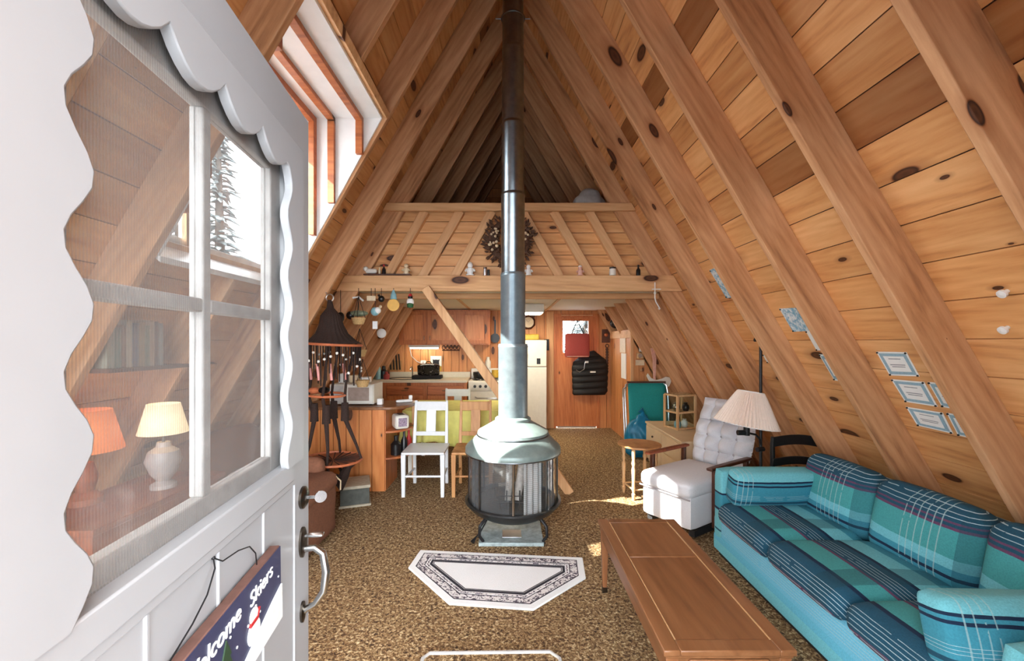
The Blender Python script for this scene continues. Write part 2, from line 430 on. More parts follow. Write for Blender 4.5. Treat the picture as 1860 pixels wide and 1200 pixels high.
M['pl_back'] = plaid_mat('plaid_back', 0, 1, 0.0, 0.46, [(0, NV), (0.035, MT), (0.10, LT), (0.20, GT), (0.47, MR), (0.50, DK), (0.53, MR), (0.55, DK), (0.85, MT)],
                         (0.58, 0.12, 0.3, 0.4, 0.75, 0.06), [(0.56, 0.80, 0.045)])
M['pl_base'] = plaid_mat('plaid_base', 0, 1, 0.0, 0.30, [(0, (124, 212, 226)), (0.40, (108, 200, 228)), (0.55, (120, 204, 232))], None, [(0.62, 0.95, 0.05)])
M['pl_arm'] = plaid_mat('plaid_arm', 0, 1, 0.0, 0.66, [(0, LT), (0.30, DK), (0.32, LT), (0.52, NV), (0.55, MT), (0.70, NV), (0.72, LT)], None, [])
M['pl_bol'] = plaid_mat('plaid_bolster', 0, 1, 0.14, 0.30, [(0, MT), (0.2, DK), (0.26, MT), (0.62, NV), (0.66, MT), (0.70, NV), (0.74, LT)],
                        (0.6, 0.0, 0.0, 0.55, 0.75, 0.05), [(0.08, 0.2, 0.04), (0.3, 0.42, 0.04)], 0)
#MATERIALS_END

# ------------------------------------------------------------------ the A-frame shell
ZB = 5.191                # ridge height of the board plane
def roof_mw(side):
    e1 = Vector((0, side, 0)); e2 = Vector((0.5 * side, 0, -0.8660254)); e3 = Vector((-0.8660254 * side, 0, -0.5))
    m = Matrix((e1, e2, e3)).transposed().to_4x4(); m.translation = Vector((0, 0, ZB)); return m
def rafter_mw(side, Y):
    e1 = Vector((0.5 * side, 0, -0.8660254)); e2 = Vector((0, 1, 0)); e3 = Vector((-0.8660254 * side, 0, -0.5))
    if side > 0: pass
    m = Matrix((e1, e2, e3)).transposed().to_4x4(); m.translation = Vector((0, Y, ZB)); return m
RY = [0.73, 1.343, 1.946, 2.567, 3.187, 3.80, 4.425, 5.04, 5.66, 6.27, 6.89, 7.50]
RW, RD = 0.045, 0.19
Y0, Y1, YE = 0.16, 7.65, -0.75       # unseen roof overhang added to keep out stray sun and sky light
# dormer opening in the left slope
DY0, DY1, DT0, DT1 = 1.991, 3.187, 2.166, 3.63

fl = MB(); fl.box(-3.2, 3.2, Y0, Y1 + 0.1, -0.05, 0.0)
tag(fl.build('floor', M['carpet']), 'tan and brown shag carpet covering the whole floor', 'carpet', kind='structure')

for side, nm, lb in ((1, 'wall_right', 'sloping pine board roof wall behind the teal sofa'), (-1, 'wall_left', 'sloping pine board roof wall with the dormer window')):
    mb = MB(); rr = random.Random(11 if side > 0 else 5)
    nrow = 30
    for i in range(nrow):
        t0, t1 = i * 0.2, i * 0.2 + 0.1945
        y = YE; first = True
        while y < Y1 - 0.01:
            nb = rr.choice([4, 5, 6, 7])
            ys = [q + RW / 2 for q in RY if q > y + 0.3]
            ye = ys[nb - 1] if len(ys) >= nb else Y1
            rv = rr.random() ** 0.8
            if rr.random() < 0.10: rv = rr.random() * 0.12
            elif rv < 0.13: rv = 0.3
            if side > 0 and i == 15 and y < 2: rv = 0.05; ye = 2.567
            if side > 0 and 16 <= i <= 27: rv = max(rv, 0.4)
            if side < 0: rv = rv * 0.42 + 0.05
            segs = [(y, ye - 0.002)]
            if side < 0 and t0 < DT1 - 0.05 and t1 > DT0 + 0.04:
                segs = []
                if y < DY0: segs.append((y, min(ye - 0.002, DY0)))
                if ye > DY1: segs.append((max(y, DY1), ye - 0.002))
            for a, b in segs:
                if b > a: mb.box(side * a, side * b, t0, min(t1, 5.99), -0.012, 0.0, rnd=rv)
            y = ye
    o = mb.build(nm, M['board'], mw=roof_mw(side), smooth=False)
    tag(o, lb, 'wall', kind='structure')
    mb = MB()                                # roof deck outside the boards
    if side > 0: mb.box(YE, Y1 + 0.1, -0.05, 6.1, -0.06, -0.0125)
    else:
        mb.box(-(Y1 + 0.1), -DY1, -0.05, 6.1, -0.06, -0.0125); mb.box(-DY0, -YE, -0.05, 6.1, -0.06, -0.0125)
        mb.box(-DY1, -DY0, -0.05, DT0, -0.06, -0.0125); mb.box(-DY1, -DY0, DT1 + 0.02, 6.1, -0.06, -0.0125)
    mb.build('roof_deck', M['darkwood'], parent=o, smooth=False)

def rafter(side, Y, i, t_a=None, t_b=None, label=None):
    mb = MB(); k = 0.866 * RD / 0.5
    if t_a is None: poly = [(0.0, 0.0), (k, RD)]
    else: poly = [(t_a, 0.0), (t_a, RD)]
    if t_b is None: poly += [(5.884, RD), (5.993, 0.0)]
    else: poly += [(t_b, RD), (t_b, 0.0)]
    Mx = Matrix(((1, 0, 0, 0), (0, 0, 1, 0), (0, 1, 0, 0), (0, 0, 0, 1)))      # poly in (t, n), thickness along Y
    mb.prism(poly, RW, Mx)
    o = mb.build('rafter', M['rafter'], mw=rafter_mw(side, Y), bevel=0.004)
    return tag(o, label, 'rafter', 'rafters on the sofa slope' if side > 0 else 'rafters on the door slope', 'structure')
ORD = ['first', 'second', 'third', 'fourth', 'fifth', 'sixth', 'seventh', 'eighth', 'ninth', 'tenth', 'eleventh', 'twelfth']
for i, y in enumerate(RY):
    rafter(1, y, i, label='rough pine rafter on the sofa slope, %s in from the doorway' % ORD[i])
    if abs(y - 2.567) < 0.01:
        rafter(-1, y, i, None, DT0 - 0.047, 'short pine rafter ending on the header above the dormer window')
        rafter(-1, y, i, DT1 + 0.02, None, 'short pine rafter below the dormer window sill')
    else:
        rafter(-1, y, i, label='rough pine rafter on the door slope, %s in from the doorway' % ORD[i])

# dormer with a sliding window, set out from the left slope
WX = -1.75; HZ = 3.22; SZ = 2.03; SX = -1.651; SI = 1.95
dm = root('window_1', (0, 0, 0), 0, 'pine dormer window with sliding sashes high in the door slope', 'window', kind='structure')
mb = MB(); mb.box(-DY1, -DY0, DT0 - 0.045, DT0, 0.0, RD)
mb.build('header', M['beam_z'], dm, mw=roof_mw(-1), bevel=0.003)
mb = MB(); mb.box(WX - 0.02, -0.955, DY0, DY1, HZ, HZ + 0.025)
mb.build('head_board', M['trimwhite'], dm)
cheek = [(-0.955, HZ), (WX, HZ), (WX, SZ), (SX, SI)]
Mxz = Matrix(((1, 0, 0, 0), (0, 0, 1, 0), (0, 1, 0, 0), (0, 0, 0, 1)))
for yy in (DY0, DY1 - 0.014):
    mb = MB(); mb.prism(cheek, 0.014, Matrix.Translation((0, yy, 0)) @ Mxz); mb.build('cheek', M['trimwhite'], dm)
mb = MB(); mb.prism([(SX, SI), (WX, SZ), (WX, SZ - 0.03), (SX, SI - 0.03)], DY1 - DY0 - 0.03, Matrix.Translation((0, DY0 + 0.015, 0)) @ Mxz)
mb.build('sill', M['trimwhite'], dm)
mb = MB()                                   # casing strips that step out along the head and the far cheek
for x, wd, dp in ((-1.09, 0.05, 0.035), (-1.30, 0.05, 0.03), (-1.44, 0.04, 0.05), (-1.54, 0.04, 0.04)):
    mb.box(x - wd, x, DY0 + 0.016, DY1 - 0.016, HZ - dp, HZ - 0.001)
    zl = max(SI + 0.02, 4.81 + 1.732 * x + 0.02)
    for ya, yb in ((DY1 - 0.014 - dp, DY1 - 0.015), (DY0 + 0.015, DY0 + 0.014 + dp)): mb.box(x - wd, x, ya, yb, zl, HZ - dp)
mb.build('casing', M['cab_x'], dm, bevel=0.002)
fr = MB()
fr.box(WX - 0.05, WX, DY0, DY1, HZ - 0.03, HZ + 0.03); fr.box(WX - 0.05, WX, DY0, DY1, SZ - 0.03, SZ + 0.03)
fr.box(WX - 0.05, WX, DY0, DY0 + 0.05, SZ, HZ); fr.box(WX - 0.05, WX, DY1 - 0.05, DY1, SZ, HZ)
frame = fr.build('window_frame', M['beam_z'], dm, bevel=0.003)
for a, b, dx in ((DY0 + 0.05, 2.36, -0.012), (2.30, DY1 - 0.05, -0.036)):
    s_ = MB(); x0 = WX + dx - 0.01; x1 = WX + dx + 0.01
    s_.box(x0, x1, a, b, SZ + 0.03, SZ + 0.07); s_.box(x0, x1, a, b, HZ - 0.07, HZ - 0.03)
    s_.box(x0, x1, a, a + 0.04, SZ + 0.07, HZ - 0.07); s_.box(x0, x1, b - 0.04, b, SZ + 0.07, HZ - 0.07)
    so = s_.build('sash', M['trimwhite'], dm, bevel=0.002)
    p_ = MB(); p_.box(WX + dx - 0.002, WX + dx + 0.002, a + 0.04, b - 0.04, SZ + 0.07, HZ - 0.07); p_.build('pane', M['clearglass'], so)
mb = MB(); mb.box(WX + 0.012, WX + 0.016, DY0 + 0.05, 2.30, SZ + 0.03, HZ - 0.03)
mb.build('insect_and_dimming_screen', M['screen'], dm)  # screen added to dim the sun through the near sash
mb = MB(); mb.box(WX + 0.012, WX + 0.022, 2.27, 2.33, SZ + 0.03, HZ - 0.03); mb.build('meeting_rail', M['beam_z'], dm)
# dormer shell outside so the sky shows only through the window
mb = MB(); mb.box(WX - 0.05, -1.17, DY0 - 0.05, DY1 + 0.05, HZ + 0.03, HZ + 0.06)
for yy in (DY0 - 0.05, DY1):
    mb.prism([(-1.17, HZ + 0.03), (WX - 0.05, HZ + 0.03), (WX - 0.05, 2.17)], 0.048, Matrix.Translation((0, yy + 0.001, 0)) @ Mxz)
mb.build('dormer_shell', M['darkwood'], dm)

def wall_boards(mb, x0, x1, z0, z1, step, vertical, y, th, rr, lo=0.15, dark=0.0, clip=True):
    """a field of boards in the XZ plane at depth y, cut to the roof slope"""
    n = int(math.ceil(((x1 - x0) if vertical else (z1 - z0)) / step - 1e-6))
    for i in range(n):
        if vertical: a, b, c, d = x0 + i * step, min(x1, x0 + (i + 1) * step - 0.008), z0, z1
        else: a, b, c, d = x0, x1, z0 + i * step, min(z1, z0 + (i + 1) * step - 0.008)
        rv = lo + rr.random() * (1 - lo)
        if rr.random() < dark: rv = 0.2
        lim = lambda z: max(0.001, (ZB + 0.05 - z) / 1.732)
        if clip:
            pts = []
            for (px_, pz_) in ((a, c), (b, c), (b, d), (a, d)):
                pts.append((max(-lim(pz_), min(lim(pz_), px_)), pz_))
            if vertical:
                m_ = max(abs(a), abs(b)); zt = ZB + 0.05 - 1.732 * m_
                if min(abs(a), abs(b)) > lim(c): continue
                pts = [(a, c), (b, c), (b, max(c + .01, min(d, ZB + .05 - 1.732 * abs(b)))), (a, max(c + .01, min(d, ZB + .05 - 1.732 * abs(a))))]
        else: pts = [(a, c), (b, c), (b, d), (a, d)]
        n0 = len(mb.b.faces)
        mb.prism(pts, th, Matrix.Translation((0, y, 0)) @ Mxz)
        mb.b.faces.ensure_lookup_table()
        mb.rn += [(f, rv) for f in mb.b.faces[n0:]]

# front gable, unseen: panels added to block daylight on the sofa side and above
mb = MB(); mb.prism([(0.56, 0), (3.05, 0), (0.56, 4.25)], 0.05, Matrix.Translation((0, 0.10, 0)) @ Mxz)
mb.prism([(-1.60, 2.45), (0.559, 2.45), (0.559, 4.20), (0.0, 5.15)], 0.05, Matrix.Translation((0, 0.10, 0)) @ Mxz)
tag(mb.build('wall_front_light_block', M['vboard'], smooth=False), 'unseen pine panels added on the front gable to block daylight', 'wall', kind='structure')
# back wall with the door opening and the gable over it
DX0, DX1, DH = 0.80, 1.62, 2.03
rr = random.Random(3); mb = MB()
wall_boards(mb, -3.0, DX0, 0.0, 2.4, 0.14, True, Y1, 0.03, rr)
wall_boards(mb, DX1, 3.0, 0.0, 2.4, 0.14, True, Y1, 0.03, rr)
wall_boards(mb, DX0, DX1, DH, 2.4, 0.14, True, Y1, 0.03, rr)
wall_boards(mb, -2.0, 2.0, 2.4, 5.1, 0.16, False, Y1, 0.03, rr, 0.0, 0.5)
mb.box(-3.2, DX0, Y1 + 0.031, Y1 + 0.08, 0, 2.4); mb.box(DX1, 3.2, Y1 + 0.031, Y1 + 0.08, 0, 2.4)
mb.box(DX0, DX1, Y1 + 0.031, Y1 + 0.08, DH, 2.4); mb.box(-2.2, 2.2, Y1 + 0.031, Y1 + 0.08, 2.4, 5.2)
wb = tag(mb.build('wall_back', M['vboard'], smooth=False), 'knotty pine board wall at the far end of the kitchen', 'wall', kind='structure')

# loft: floor, kitchen ceiling, front parapet, beam, rail
mb = MB(); mb.box(-1.72, 1.72, 4.47, Y1, 2.12, 2.22)
cl = tag(mb.build('ceiling', M['ceilpanel']), 'low white panel ceiling over the kitchen', 'ceiling', kind='structure')
mb = MB(); mb.box(-1.55, 1.55, 4.475, Y1, 2.22, 2.24)
tag(mb.build('trim_4', M['darkwood']), 'plank floor of the sleeping loft', 'floor', kind='structure')
mb = MB(); mb.box(-1.76, 1.76, 4.98, 5.025, 2.055, 2.119)
tag(mb.build('trim_1', M['beam'], bevel=0.003), 'dark pine joist under the kitchen ceiling behind the big beam', 'joist', kind='structure')
for i, (x, lb) in enumerate(((-0.68, 'thin strip along the kitchen ceiling over the stove'), (0.66, 'thin strip along the kitchen ceiling over the fridge'))):
    mb = MB(); mb.box(x - 0.02, x + 0.02, 5.09, Y1, 2.108, 2.12)
    tag(mb.build('trim_%d' % (i + 2), M['palewood']), lb, 'trim', kind='structure')
mb = MB(); mb.prism([(-1.79, 2.072), (1.79, 2.072), (1.70, 2.234), (-1.70, 2.234)], 0.046, Matrix.Translation((0, 4.378, 0)) @ Mxz)
tag(mb.build('beam', M['beam'], bevel=0.004), 'wide pine crossbeam with knick-knacks standing on it', 'beam', kind='structure')
mb = MB(); mb.prism([(-1.31, 2.905), (1.31, 2.905), (1.265, 2.985), (-1.265, 2.985)], 0.046, Matrix.Translation((0, 4.378, 0)) @ Mxz)
tag(mb.build('loft_rail', M['beam'], bevel=0.004), 'pine rail along the top of the loft front', 'rail', kind='structure')
mb = MB(); rr = random.Random(21)
wall_boards(mb, -1.72, 1.72, 2.236, 2.95, 0.118, False, 4.50, 0.02, rr, 0.45, 0.2)
mb.box(-1.5, 1.5, 4.521, 4.53, 2.24, 2.9)
lw = tag(mb.build('wall_loft', M['board'], smooth=False), 'pine board front of the loft between beam and rail', 'wall', kind='structure')
for x in (-1.096, -0.727, -0.392, 0.346, 0.675, 1.044):
    sg = 1 if x > 0 else -1; mb = MB()
    mb.box(-0.045, 0.045, 0.0, 0.068, -0.41, 0.40)
    bmw = Matrix.Translation((x - sg * 0.012, 4.431, 2.57)) @ Matrix.Rotation(-sg * pi / 6, 4, 'Y')
    mb.build('batten', M['beam_z'], lw, bevel=0.003, mw=bmw)
# diagonal brace
mb = MB(); mb.bar((-0.86, 4.375, 2.10), (0.62, 4.36, 0.0), 0.09, 0.105, up=(0, 1, 0))
tag(mb.build('brace', M['beam_z'], bevel=0.004), 'rough pine brace slanting from the beam down to the carpet behind the stove', 'brace', kind='structure')

# ------------------------------------------------------------------ entry door, swung inward
LX, LY = -0.521, 1.10; DW = 0.93; DT = 0.044; DTOP = 2.11
e_u = Vector((0.122, -0.9925, 0)).normalized(); e_n = Vector((0.9925, 0.122, 0)).normalized()
dmw = Matrix((e_u, Vector((0, 0, 1)), e_n)).transposed().to_4x4(); dmw.translation = Vector((LX, LY, 0))
# door-local: x from the latch edge to the hinge, y up, z out of the outside face (face at z = 0)
door = bpy.data.objects.new('door_1', None); COL.objects.link(door); door.matrix_world = dmw
tag(door, 'white painted entry door with a scalloped four-pane window, standing open', 'door', kind='structure')
W0, W1, WB, WT = 0.135, 0.725, 1.235, 1.985          # hole in the slab
mb = MB()
mb.box(0, W0, 0.02, DTOP, -DT, 0); mb.box(W1, DW, 0.02, DTOP, -DT, 0)
mb.box(W0, W1, 0.02, WB, -DT, 0); mb.box(W0, W1, WT, DTOP, -DT, 0)
mb.build('door_slab', M['white'], door)
# scalloped board around the window
def scallop():
    out = []; per = 0.136; amp = 0.017
    wave = lambda s_: amp * (abs(math.sin(pi * s_ / per)) ** 0.75 * 2 - 1)
    n = 8
    L, T, Rr, B = 0.165, 1.93, 0.69, 1.262
    k = int(round((T - B) / per)); per_v = (T - B) / k
    pts = []
    for i in range(k * n + 1):                              # up the latch side
        y = B + (T - B) * i / (k * n); pts.append((L + 0.017 * math.sin(2 * pi * (y - B) / per_v + 0.4) * 0.8, y))
    kt = int(round((Rr - L) / per)); per_h = (Rr - L) / kt
    for i in range(1, kt * n):
        x = L + (Rr - L) * i / (kt * n); pts.append((x, T + 0.022 - 0.042 * abs(math.sin(pi * (x - L) / per_h)) ** 0.8))
    for i in range(k * n, -1, -1):
        y = B + (T - B) * i / (k * n); pts.append((Rr + 0.017 * math.sin(2 * pi * (y - B) / per_v + 2.6), y))
    return pts
inner = scallop()
mb = MB(); z0, z1 = 0.0, 0.016
X0, X1_, ZT = 0.078, 0.80, 2.0
outer = []
for (x, y) in inner:                       # push each inner point straight out to the board's rectangle
    dx, dy = x - 0.4275, y - 1.6
    k = min((X1_ - 0.4275) / dx if dx > 0 else (X0 - 0.4275) / dx if dx < 0 else 9, (ZT - 1.6) / dy if dy > 1e-6 else 9)
    outer.append((0.4275 + dx * k, 1.6 + dy * k if dy > 0 else y))
for j in range(1, len(outer)):              # square corners
    for (cx_, cy_) in ((X0, ZT), (X1_, ZT)):
        if abs(outer[j][0] - cx_) < 0.02 and abs(outer[j][1] - cy_) < 0.02 and (outer[j][0] != outer[j - 1][0]) and (outer[j][1] != outer[j - 1][1]): outer[j] = (cx_, cy_)
vi0 = [mb.b.verts.new((x, y, z0)) for x, y in inner]; vi1 = [mb.b.verts.new((x, y, z1)) for x, y in inner]
vo0 = [mb.b.verts.new((x, y, z0)) for x, y in outer]; vo1 = [mb.b.verts.new((x, y, z1)) for x, y in outer]
for i in range(len(inner) - 1):
    mb.b.faces.new((vi1[i], vi1[i + 1], vo1[i + 1], vo1[i])); mb.b.faces.new((vi0[i], vi0[i + 1], vi1[i + 1], vi1[i]))
    mb.b.faces.new((vo1[i], vo1[i + 1], vo0[i + 1], vo0[i]))
mb.build('scalloped_trim', M['white'], door, bevel=0.0025)
mb = MB(); mb.box(0.13, 0.74, WB - 0.012, WB + 0.03, -0.02, 0.012); mb.box(0.13, 0.74, WB - 0.03, WB - 0.012, 0, 0.006)
mb.build('window_sill', M['white'], door, bevel=0.004)
zs0, zs1 = -0.038, -0.016
mb = MB()
mb.box(W0, 0.185, WB, WT, zs0, zs1); mb.box(0.665, W1, WB, WT, zs0, zs1); mb.box(0.185, 0.665, WB, 1.295, zs0, zs1); mb.box(0.185, 0.665, 1.915, WT, zs0, zs1)
mb.box(0.408, 0.430, 1.295, 1.915, zs0, zs1); mb.box(0.185, 0.408, 1.588, 1.61, zs0, zs1); mb.box(0.430, 0.665, 1.588, 1.61, zs0, zs1)
sash = mb.build('sash', M['greysash'], door, bevel=0.003)
for a, b in ((0.185, 0.408), (0.43, 0.665)):
    for c, d in ((1.295, 1.588), (1.61, 1.915)):
        p_ = MB(); p_.box(a, b, c, d, -0.03, -0.027); p_.build('pane', M['clearglass'], sash)
mb = MB(); mb.box(0.15, 0.71, 1.25, 1.97, -0.0125, -0.0115); mb.build('screen', M['screen'], door)
mb = MB()
for x in (0.10, 0.26, 0.42, 0.58, 0.74): mb.tube([(x, 0.1, 0.0), (x, WB - 0.03, 0.0)], 0.004, 6)
mb.build('bead', M['white'], door)
# deadbolt with key
mb = MB(); Mz = Matrix.Identity(4)
mb.lathe([(0.0, 0.0), (0.027, 0.0), (0.027, 0.006), (0.018, 0.012), (0.0, 0.012)], (0.045, 1.155, 0), 20, False)
db = mb.build('deadbolt', M['bronze'], door)
mb = MB(); mb.box(0.0435, 0.0465, 1.151, 1.159, 0.012, 0.03)
mb.lathe([(0.0, -0.0015), (0.0145, -0.0015), (0.0145, 0.0015), (0.0, 0.0015)], n=20, cap=False, M=Matrix.Translation((0.045, 1.155, 0.044)) @ Matrix.Rotation(math.radians(60), 4, 'Y'))
mb.build('key', M['chrome'], db)
mb = MB()
mb.lathe([(0.0, 0.0), (0.022, 0.0), (0.022, 0.005), (0.014, 0.009), (0.0, 0.009)], n=20, cap=False, M=Matrix.Translation((0.048, 1.045, 0)) @ Matrix.Diagonal((1, 1.7, 1, 1)))
mb.lathe([(0.0, 0.0), (0.015, 0.0), (0.015, 0.005), (0.009, 0.008), (0.0, 0.008)], n=20, cap=False, M=Matrix.Translation((0.048, 0.872, 0)) @ Matrix.Diagonal((1, 1.7, 1, 1)))
hd = mb.build('handle_plate', M['bronze'], door)
mb = MB(); mb.tube([(0.048, 1.028, 0.004), (0.048, 1.03, 0.03), (0.048, 1.015, 0.05), (0.048, 0.97, 0.058), (0.048, 0.92, 0.052), (0.048, 0.89, 0.032), (0.048, 0.876, 0.006)], [0.009, 0.008, 0.009, 0.0105, 0.009, 0.0075, 0.008], 10)
mb.build('pull', M['chrome'], hd)
mb = MB(); mb.cushion((0.048, 1.062, 0.034), (0.022, 0.008, 0.036), 0.004, n=3); mb.box(0.045, 0.051, 1.058, 1.064, 0.0, 0.03)
mb.build('thumb_latch', M['chrome'], hd)
mb = MB(); mb.box(0.0, 0.02, -0.05, 0.05, 0, 2.15)
hj = mb.build('trim_5', M['white'], mw=Matrix.Translation((-0.43, 0.17, 0))); tag(hj, 'white hinge jamb of the open entry door', 'door jamb', kind='structure')

# hanging sign
SG = root('welcome_sign', (0, 0, 0), 0, 'navy painted welcome sign with snowman and tree hanging on the white door', 'sign')
SG.matrix_world = dmw
smw = Matrix.Translation((0.40, 1.047, 0.004)) @ Matrix.Rotation(math.radians(-1.5), 4, 'Z')
M['navy'] = plain('navy_paint', (52, 54, 84), 0.5, var=0.12); M['bark'] = plain('rough_board_edge', (112, 78, 68), 0.8, var=0.25)
M['snow'] = plain('white_acrylic', (236, 236, 232), 0.6, var=0.06, scale=60, bump=0.4, bd=0.003); M['tree_green'] = plain('dark_green_acrylic', (38, 62, 38), 0.6)
mb = MB(); mb.box(-0.165, 0.165, -0.075, 0.075, 0.0, 0.019)
mb.build('board', M['bark'], SG, bevel=0.002, mw=smw)
mb = MB(); mb.box(-0.164, 0.164, -0.074, 0.0735, 0.019, 0.0205); mb.build('painted_face', M['navy'], SG, mw=smw)
# on the face, viewer's left = hinge side = +x, so mirror x for the artwork
fmw = smw @ Matrix.Translation((0, 0, 0.0206)) @ Matrix.Diagonal((-1, 1, 1, 1))
mb = MB(); mb.prism([(-0.163, -0.073), (0.163, -0.073), (0.163, -0.004), (0.12, -0.014), (0.07, -0.03), (0.0, -0.052), (-0.08, -0.06), (-0.163, -0.064)], 0.003, fmw)
mb.build('snow_bank', M['snow'], SG)
mb = MB(); mb.prism([(-0.075, -0.058), (-0.015, -0.056), (-0.028, -0.03), (-0.022, -0.03), (-0.036, 0.0), (-0.031, 0.0), (-0.045, 0.03), (-0.058, 0.0), (-0.053, 0.0), (-0.068, -0.03), (-0.062, -0.03)], 0.002, fmw)
mb.build('painted_tree', M['tree_green'], SG)
mb = MB()
for c_, r_ in (((0.045, -0.02), 0.022), ((0.045, 0.009), 0.014)):
    mb.prism([(c_[0] + r_ * math.cos(k * pi / 8), c_[1] + r_ * math.sin(k * pi / 8)) for k in range(16)], 0.0022, fmw)
sm = mb.build('painted_snowman', M['snow'], SG)
mb = MB(); mb.prism([(0.03, -0.004), (0.058, -0.004), (0.066, 0.012), (0.06, 0.012), (0.056, 0.002), (0.03, 0.002)], 0.0035, fmw); mb.build('scarf', M['redpaint'], sm)
mb = MB(); rr = random.Random(9)
for k in range(34):
    x, y = rr.uniform(-0.155, 0.155), rr.uniform(-0.05, 0.068); r_ = rr.uniform(0.002, 0.0038)
    if y > 0.026 or y < -0.02 + x * 0.2: continue
    mb.prism([(x + r_ * math.cos(j * pi / 4), y + r_ * math.sin(j * pi / 4)) for j in range(8)], 0.0012, fmw)
o = mb.build('snow_dots', M['snow'], SG); o['kind'] = 'stuff'
text('Welcome', 0.040, M['snow'], SG, fmw @ Matrix.Translation((-0.078, 0.043, 0.0005)) @ Matrix.Rotation(math.radians(3), 4, 'Z'), 0.0012, shear=0.15)
text('Skiers', 0.038, M['snow'], SG, fmw @ Matrix.Translation((0.078, 0.044, 0.0005)) @ Matrix.Rotation(math.radians(6), 4, 'Z'), 0.0012, shear=0.15)
mb = MB(); rr = random.Random(2)
def wire(pts): mb.tube(pts, 0.0012, 5)
hook = (0.44, 1.203, 0.004)
wire([hook, (0.447, 1.19, 0.010), (0.475, 1.165, 0.014), (0.51, 1.145, 0.014), (0.555, 1.122, 0.010)])
wire([hook, (0.425, 1.190, 0.010), (0.385, 1.187, 0.014), (0.345, 1.175, 0.014), (0.318, 1.15, 0.012), (0.308, 1.120, 0.010)])
mb.ball(hook, 0.003, seg=8)
mb.build('hanging_wire', M['iron'], SG)

# ------------------------------------------------------------------ free-standing stove
SX0, SY0 = 0.03, 3.42
ST = root('fireplace_stove', (SX0, SY0, 0), 0, 'round freestanding metal fireplace with glass walls and a cone hood', 'stove')
M['hood'] = plain('pale_enamel_hood', (126, 142, 139), 0.38, 0.2, 0.14, 14, 0.05)
M['bowl'] = plain('sooty_steel_bowl', (66, 68, 70), 0.4, 0.8, 0.25, 20)
M['hearth_tile'] = plain('mottled_grey_tile', (158, 174, 176), 0.4, var=0.35, scale=22)
M['ash'] = plain('ash_and_soot', (60, 58, 58), 0.95, var=0.5, scale=60)
mb = MB(); mb.lathe([(0.345, 0.665), (0.378, 0.665), (0.382, 0.675), (0.382, 0.705), (0.374, 0.718), (0.29, 0.80), (0.286, 0.806), (0.284, 0.83), (0.276, 0.838), (0.16, 0.905), (0.145, 0.915), (0.143, 0.935), (0.128, 0.945), (0.12, 0.95)], n=48, cap=False)
hood = mb.build('hood', M['hood'], ST, bevel=0.0)
mb = MB(); mb.ring((0, 0, 0.806), 0.287, 0.007, 48); mb.ring((0, 0, 0.67), 0.378, 0.006, 48); mb.build('hood_rim', M['steel'], hood)
mb = MB(); mb.lathe([(0.0, 0.15), (0.16, 0.155), (0.26, 0.18), (0.335, 0.225), (0.372, 0.268), (0.385, 0.28), (0.385, 0.292), (0.365, 0.292), (0.34, 0.262), (0.25, 0.22), (0.0, 0.21)], n=48, cap=False)
bowl = mb.build('fire_bowl', M['bowl'], ST)
mb = MB(); mb.lathe([(0.0, 0.25), (0.2, 0.245), (0.33, 0.262)], n=32, cap=False); mb.build('ash_bed', M['ash'], bowl)
for k in range(8):
    a0 = k * pi / 4 + 0.02; mb = MB()
    mb.lathe([(0.352, 0.292), (0.352, 0.666)], n=8, cap=False, a0=a0, a1=a0 + pi / 4 - 0.04)
    mb.build('glass_panel', M['stoveglass'], ST)
    a = k * pi / 4; mb = MB(); c_, s_ = math.cos(a), math.sin(a)
    mb.tube([(0.354 * c_, 0.354 * s_, 0.288), (0.354 * c_, 0.354 * s_, 0.668)], 0.009, 6); mb.build('upright', M['steel'], ST)
# pleated spark curtain, drawn partly open
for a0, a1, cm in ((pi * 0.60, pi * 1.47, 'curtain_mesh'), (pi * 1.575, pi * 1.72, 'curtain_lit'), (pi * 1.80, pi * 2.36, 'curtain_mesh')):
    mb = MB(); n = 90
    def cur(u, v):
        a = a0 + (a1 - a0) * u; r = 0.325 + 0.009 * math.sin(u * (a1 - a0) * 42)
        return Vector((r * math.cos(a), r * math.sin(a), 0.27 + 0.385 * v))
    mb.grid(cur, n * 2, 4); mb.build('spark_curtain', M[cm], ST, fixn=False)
M['birch'] = plain('pale_split_log', (206, 196, 186), 0.8, var=0.25, scale=40, bump=0.5); M['logbark'] = plain('charred_log', (54, 46, 42), 0.9, var=0.4, scale=40, bump=0.6)
for k, (p, q, r_, m_) in enumerate((((-0.14, -0.02, 0.335), (0.16, 0.03, 0.335), 0.045, 'logbark'), ((-0.12, 0.09, 0.335), (0.15, 0.13, 0.335), 0.042, 'birch'), ((0.03, -0.14, 0.325), (0.07, -0.08, 0.60), 0.03, 'birch'), ((0.15, -0.15, 0.325), (0.16, -0.08, 0.55), 0.034, 'birch'), ((-0.04, -0.15, 0.325), (-0.03, -0.09, 0.60), 0.026, 'birch'))):
    mb = MB(); mb.tube([p, (Vector(p) + Vector(q)) / 2 + Vector((0.005, 0, 0.004)), q], [r_, r_ * 1.06, r_ * 0.93], 12)
    solo('log', mb, M[m_], (SX0, SY0, 0), ['charred dark log lying across the stove bowl', 'pale split log lying in the stove bowl', 'pale log standing at the middle of the stove fire', 'pale log standing nearest the stove curtain edge', 'thin pale log standing toward the dark side of the fire'][k], 'log', 'firewood in the stove')
GR = root('log_grate', (SX0, SY0, 0), 0, 'black iron grate holding the logs in the stove', 'grate')
for k in range(6):
    mb = MB(); x = -0.1 + k * 0.05; mb.tube([(x, -0.21, 0.42), (x, -0.205, 0.28), (x, 0.15, 0.28)], 0.006, 6); mb.build('bar', M['iron'], GR)
mb = MB()
for z in (0.33, 0.38): mb.tube([(-0.12, -0.215, z), (0.17, -0.215, z)], 0.004, 6)
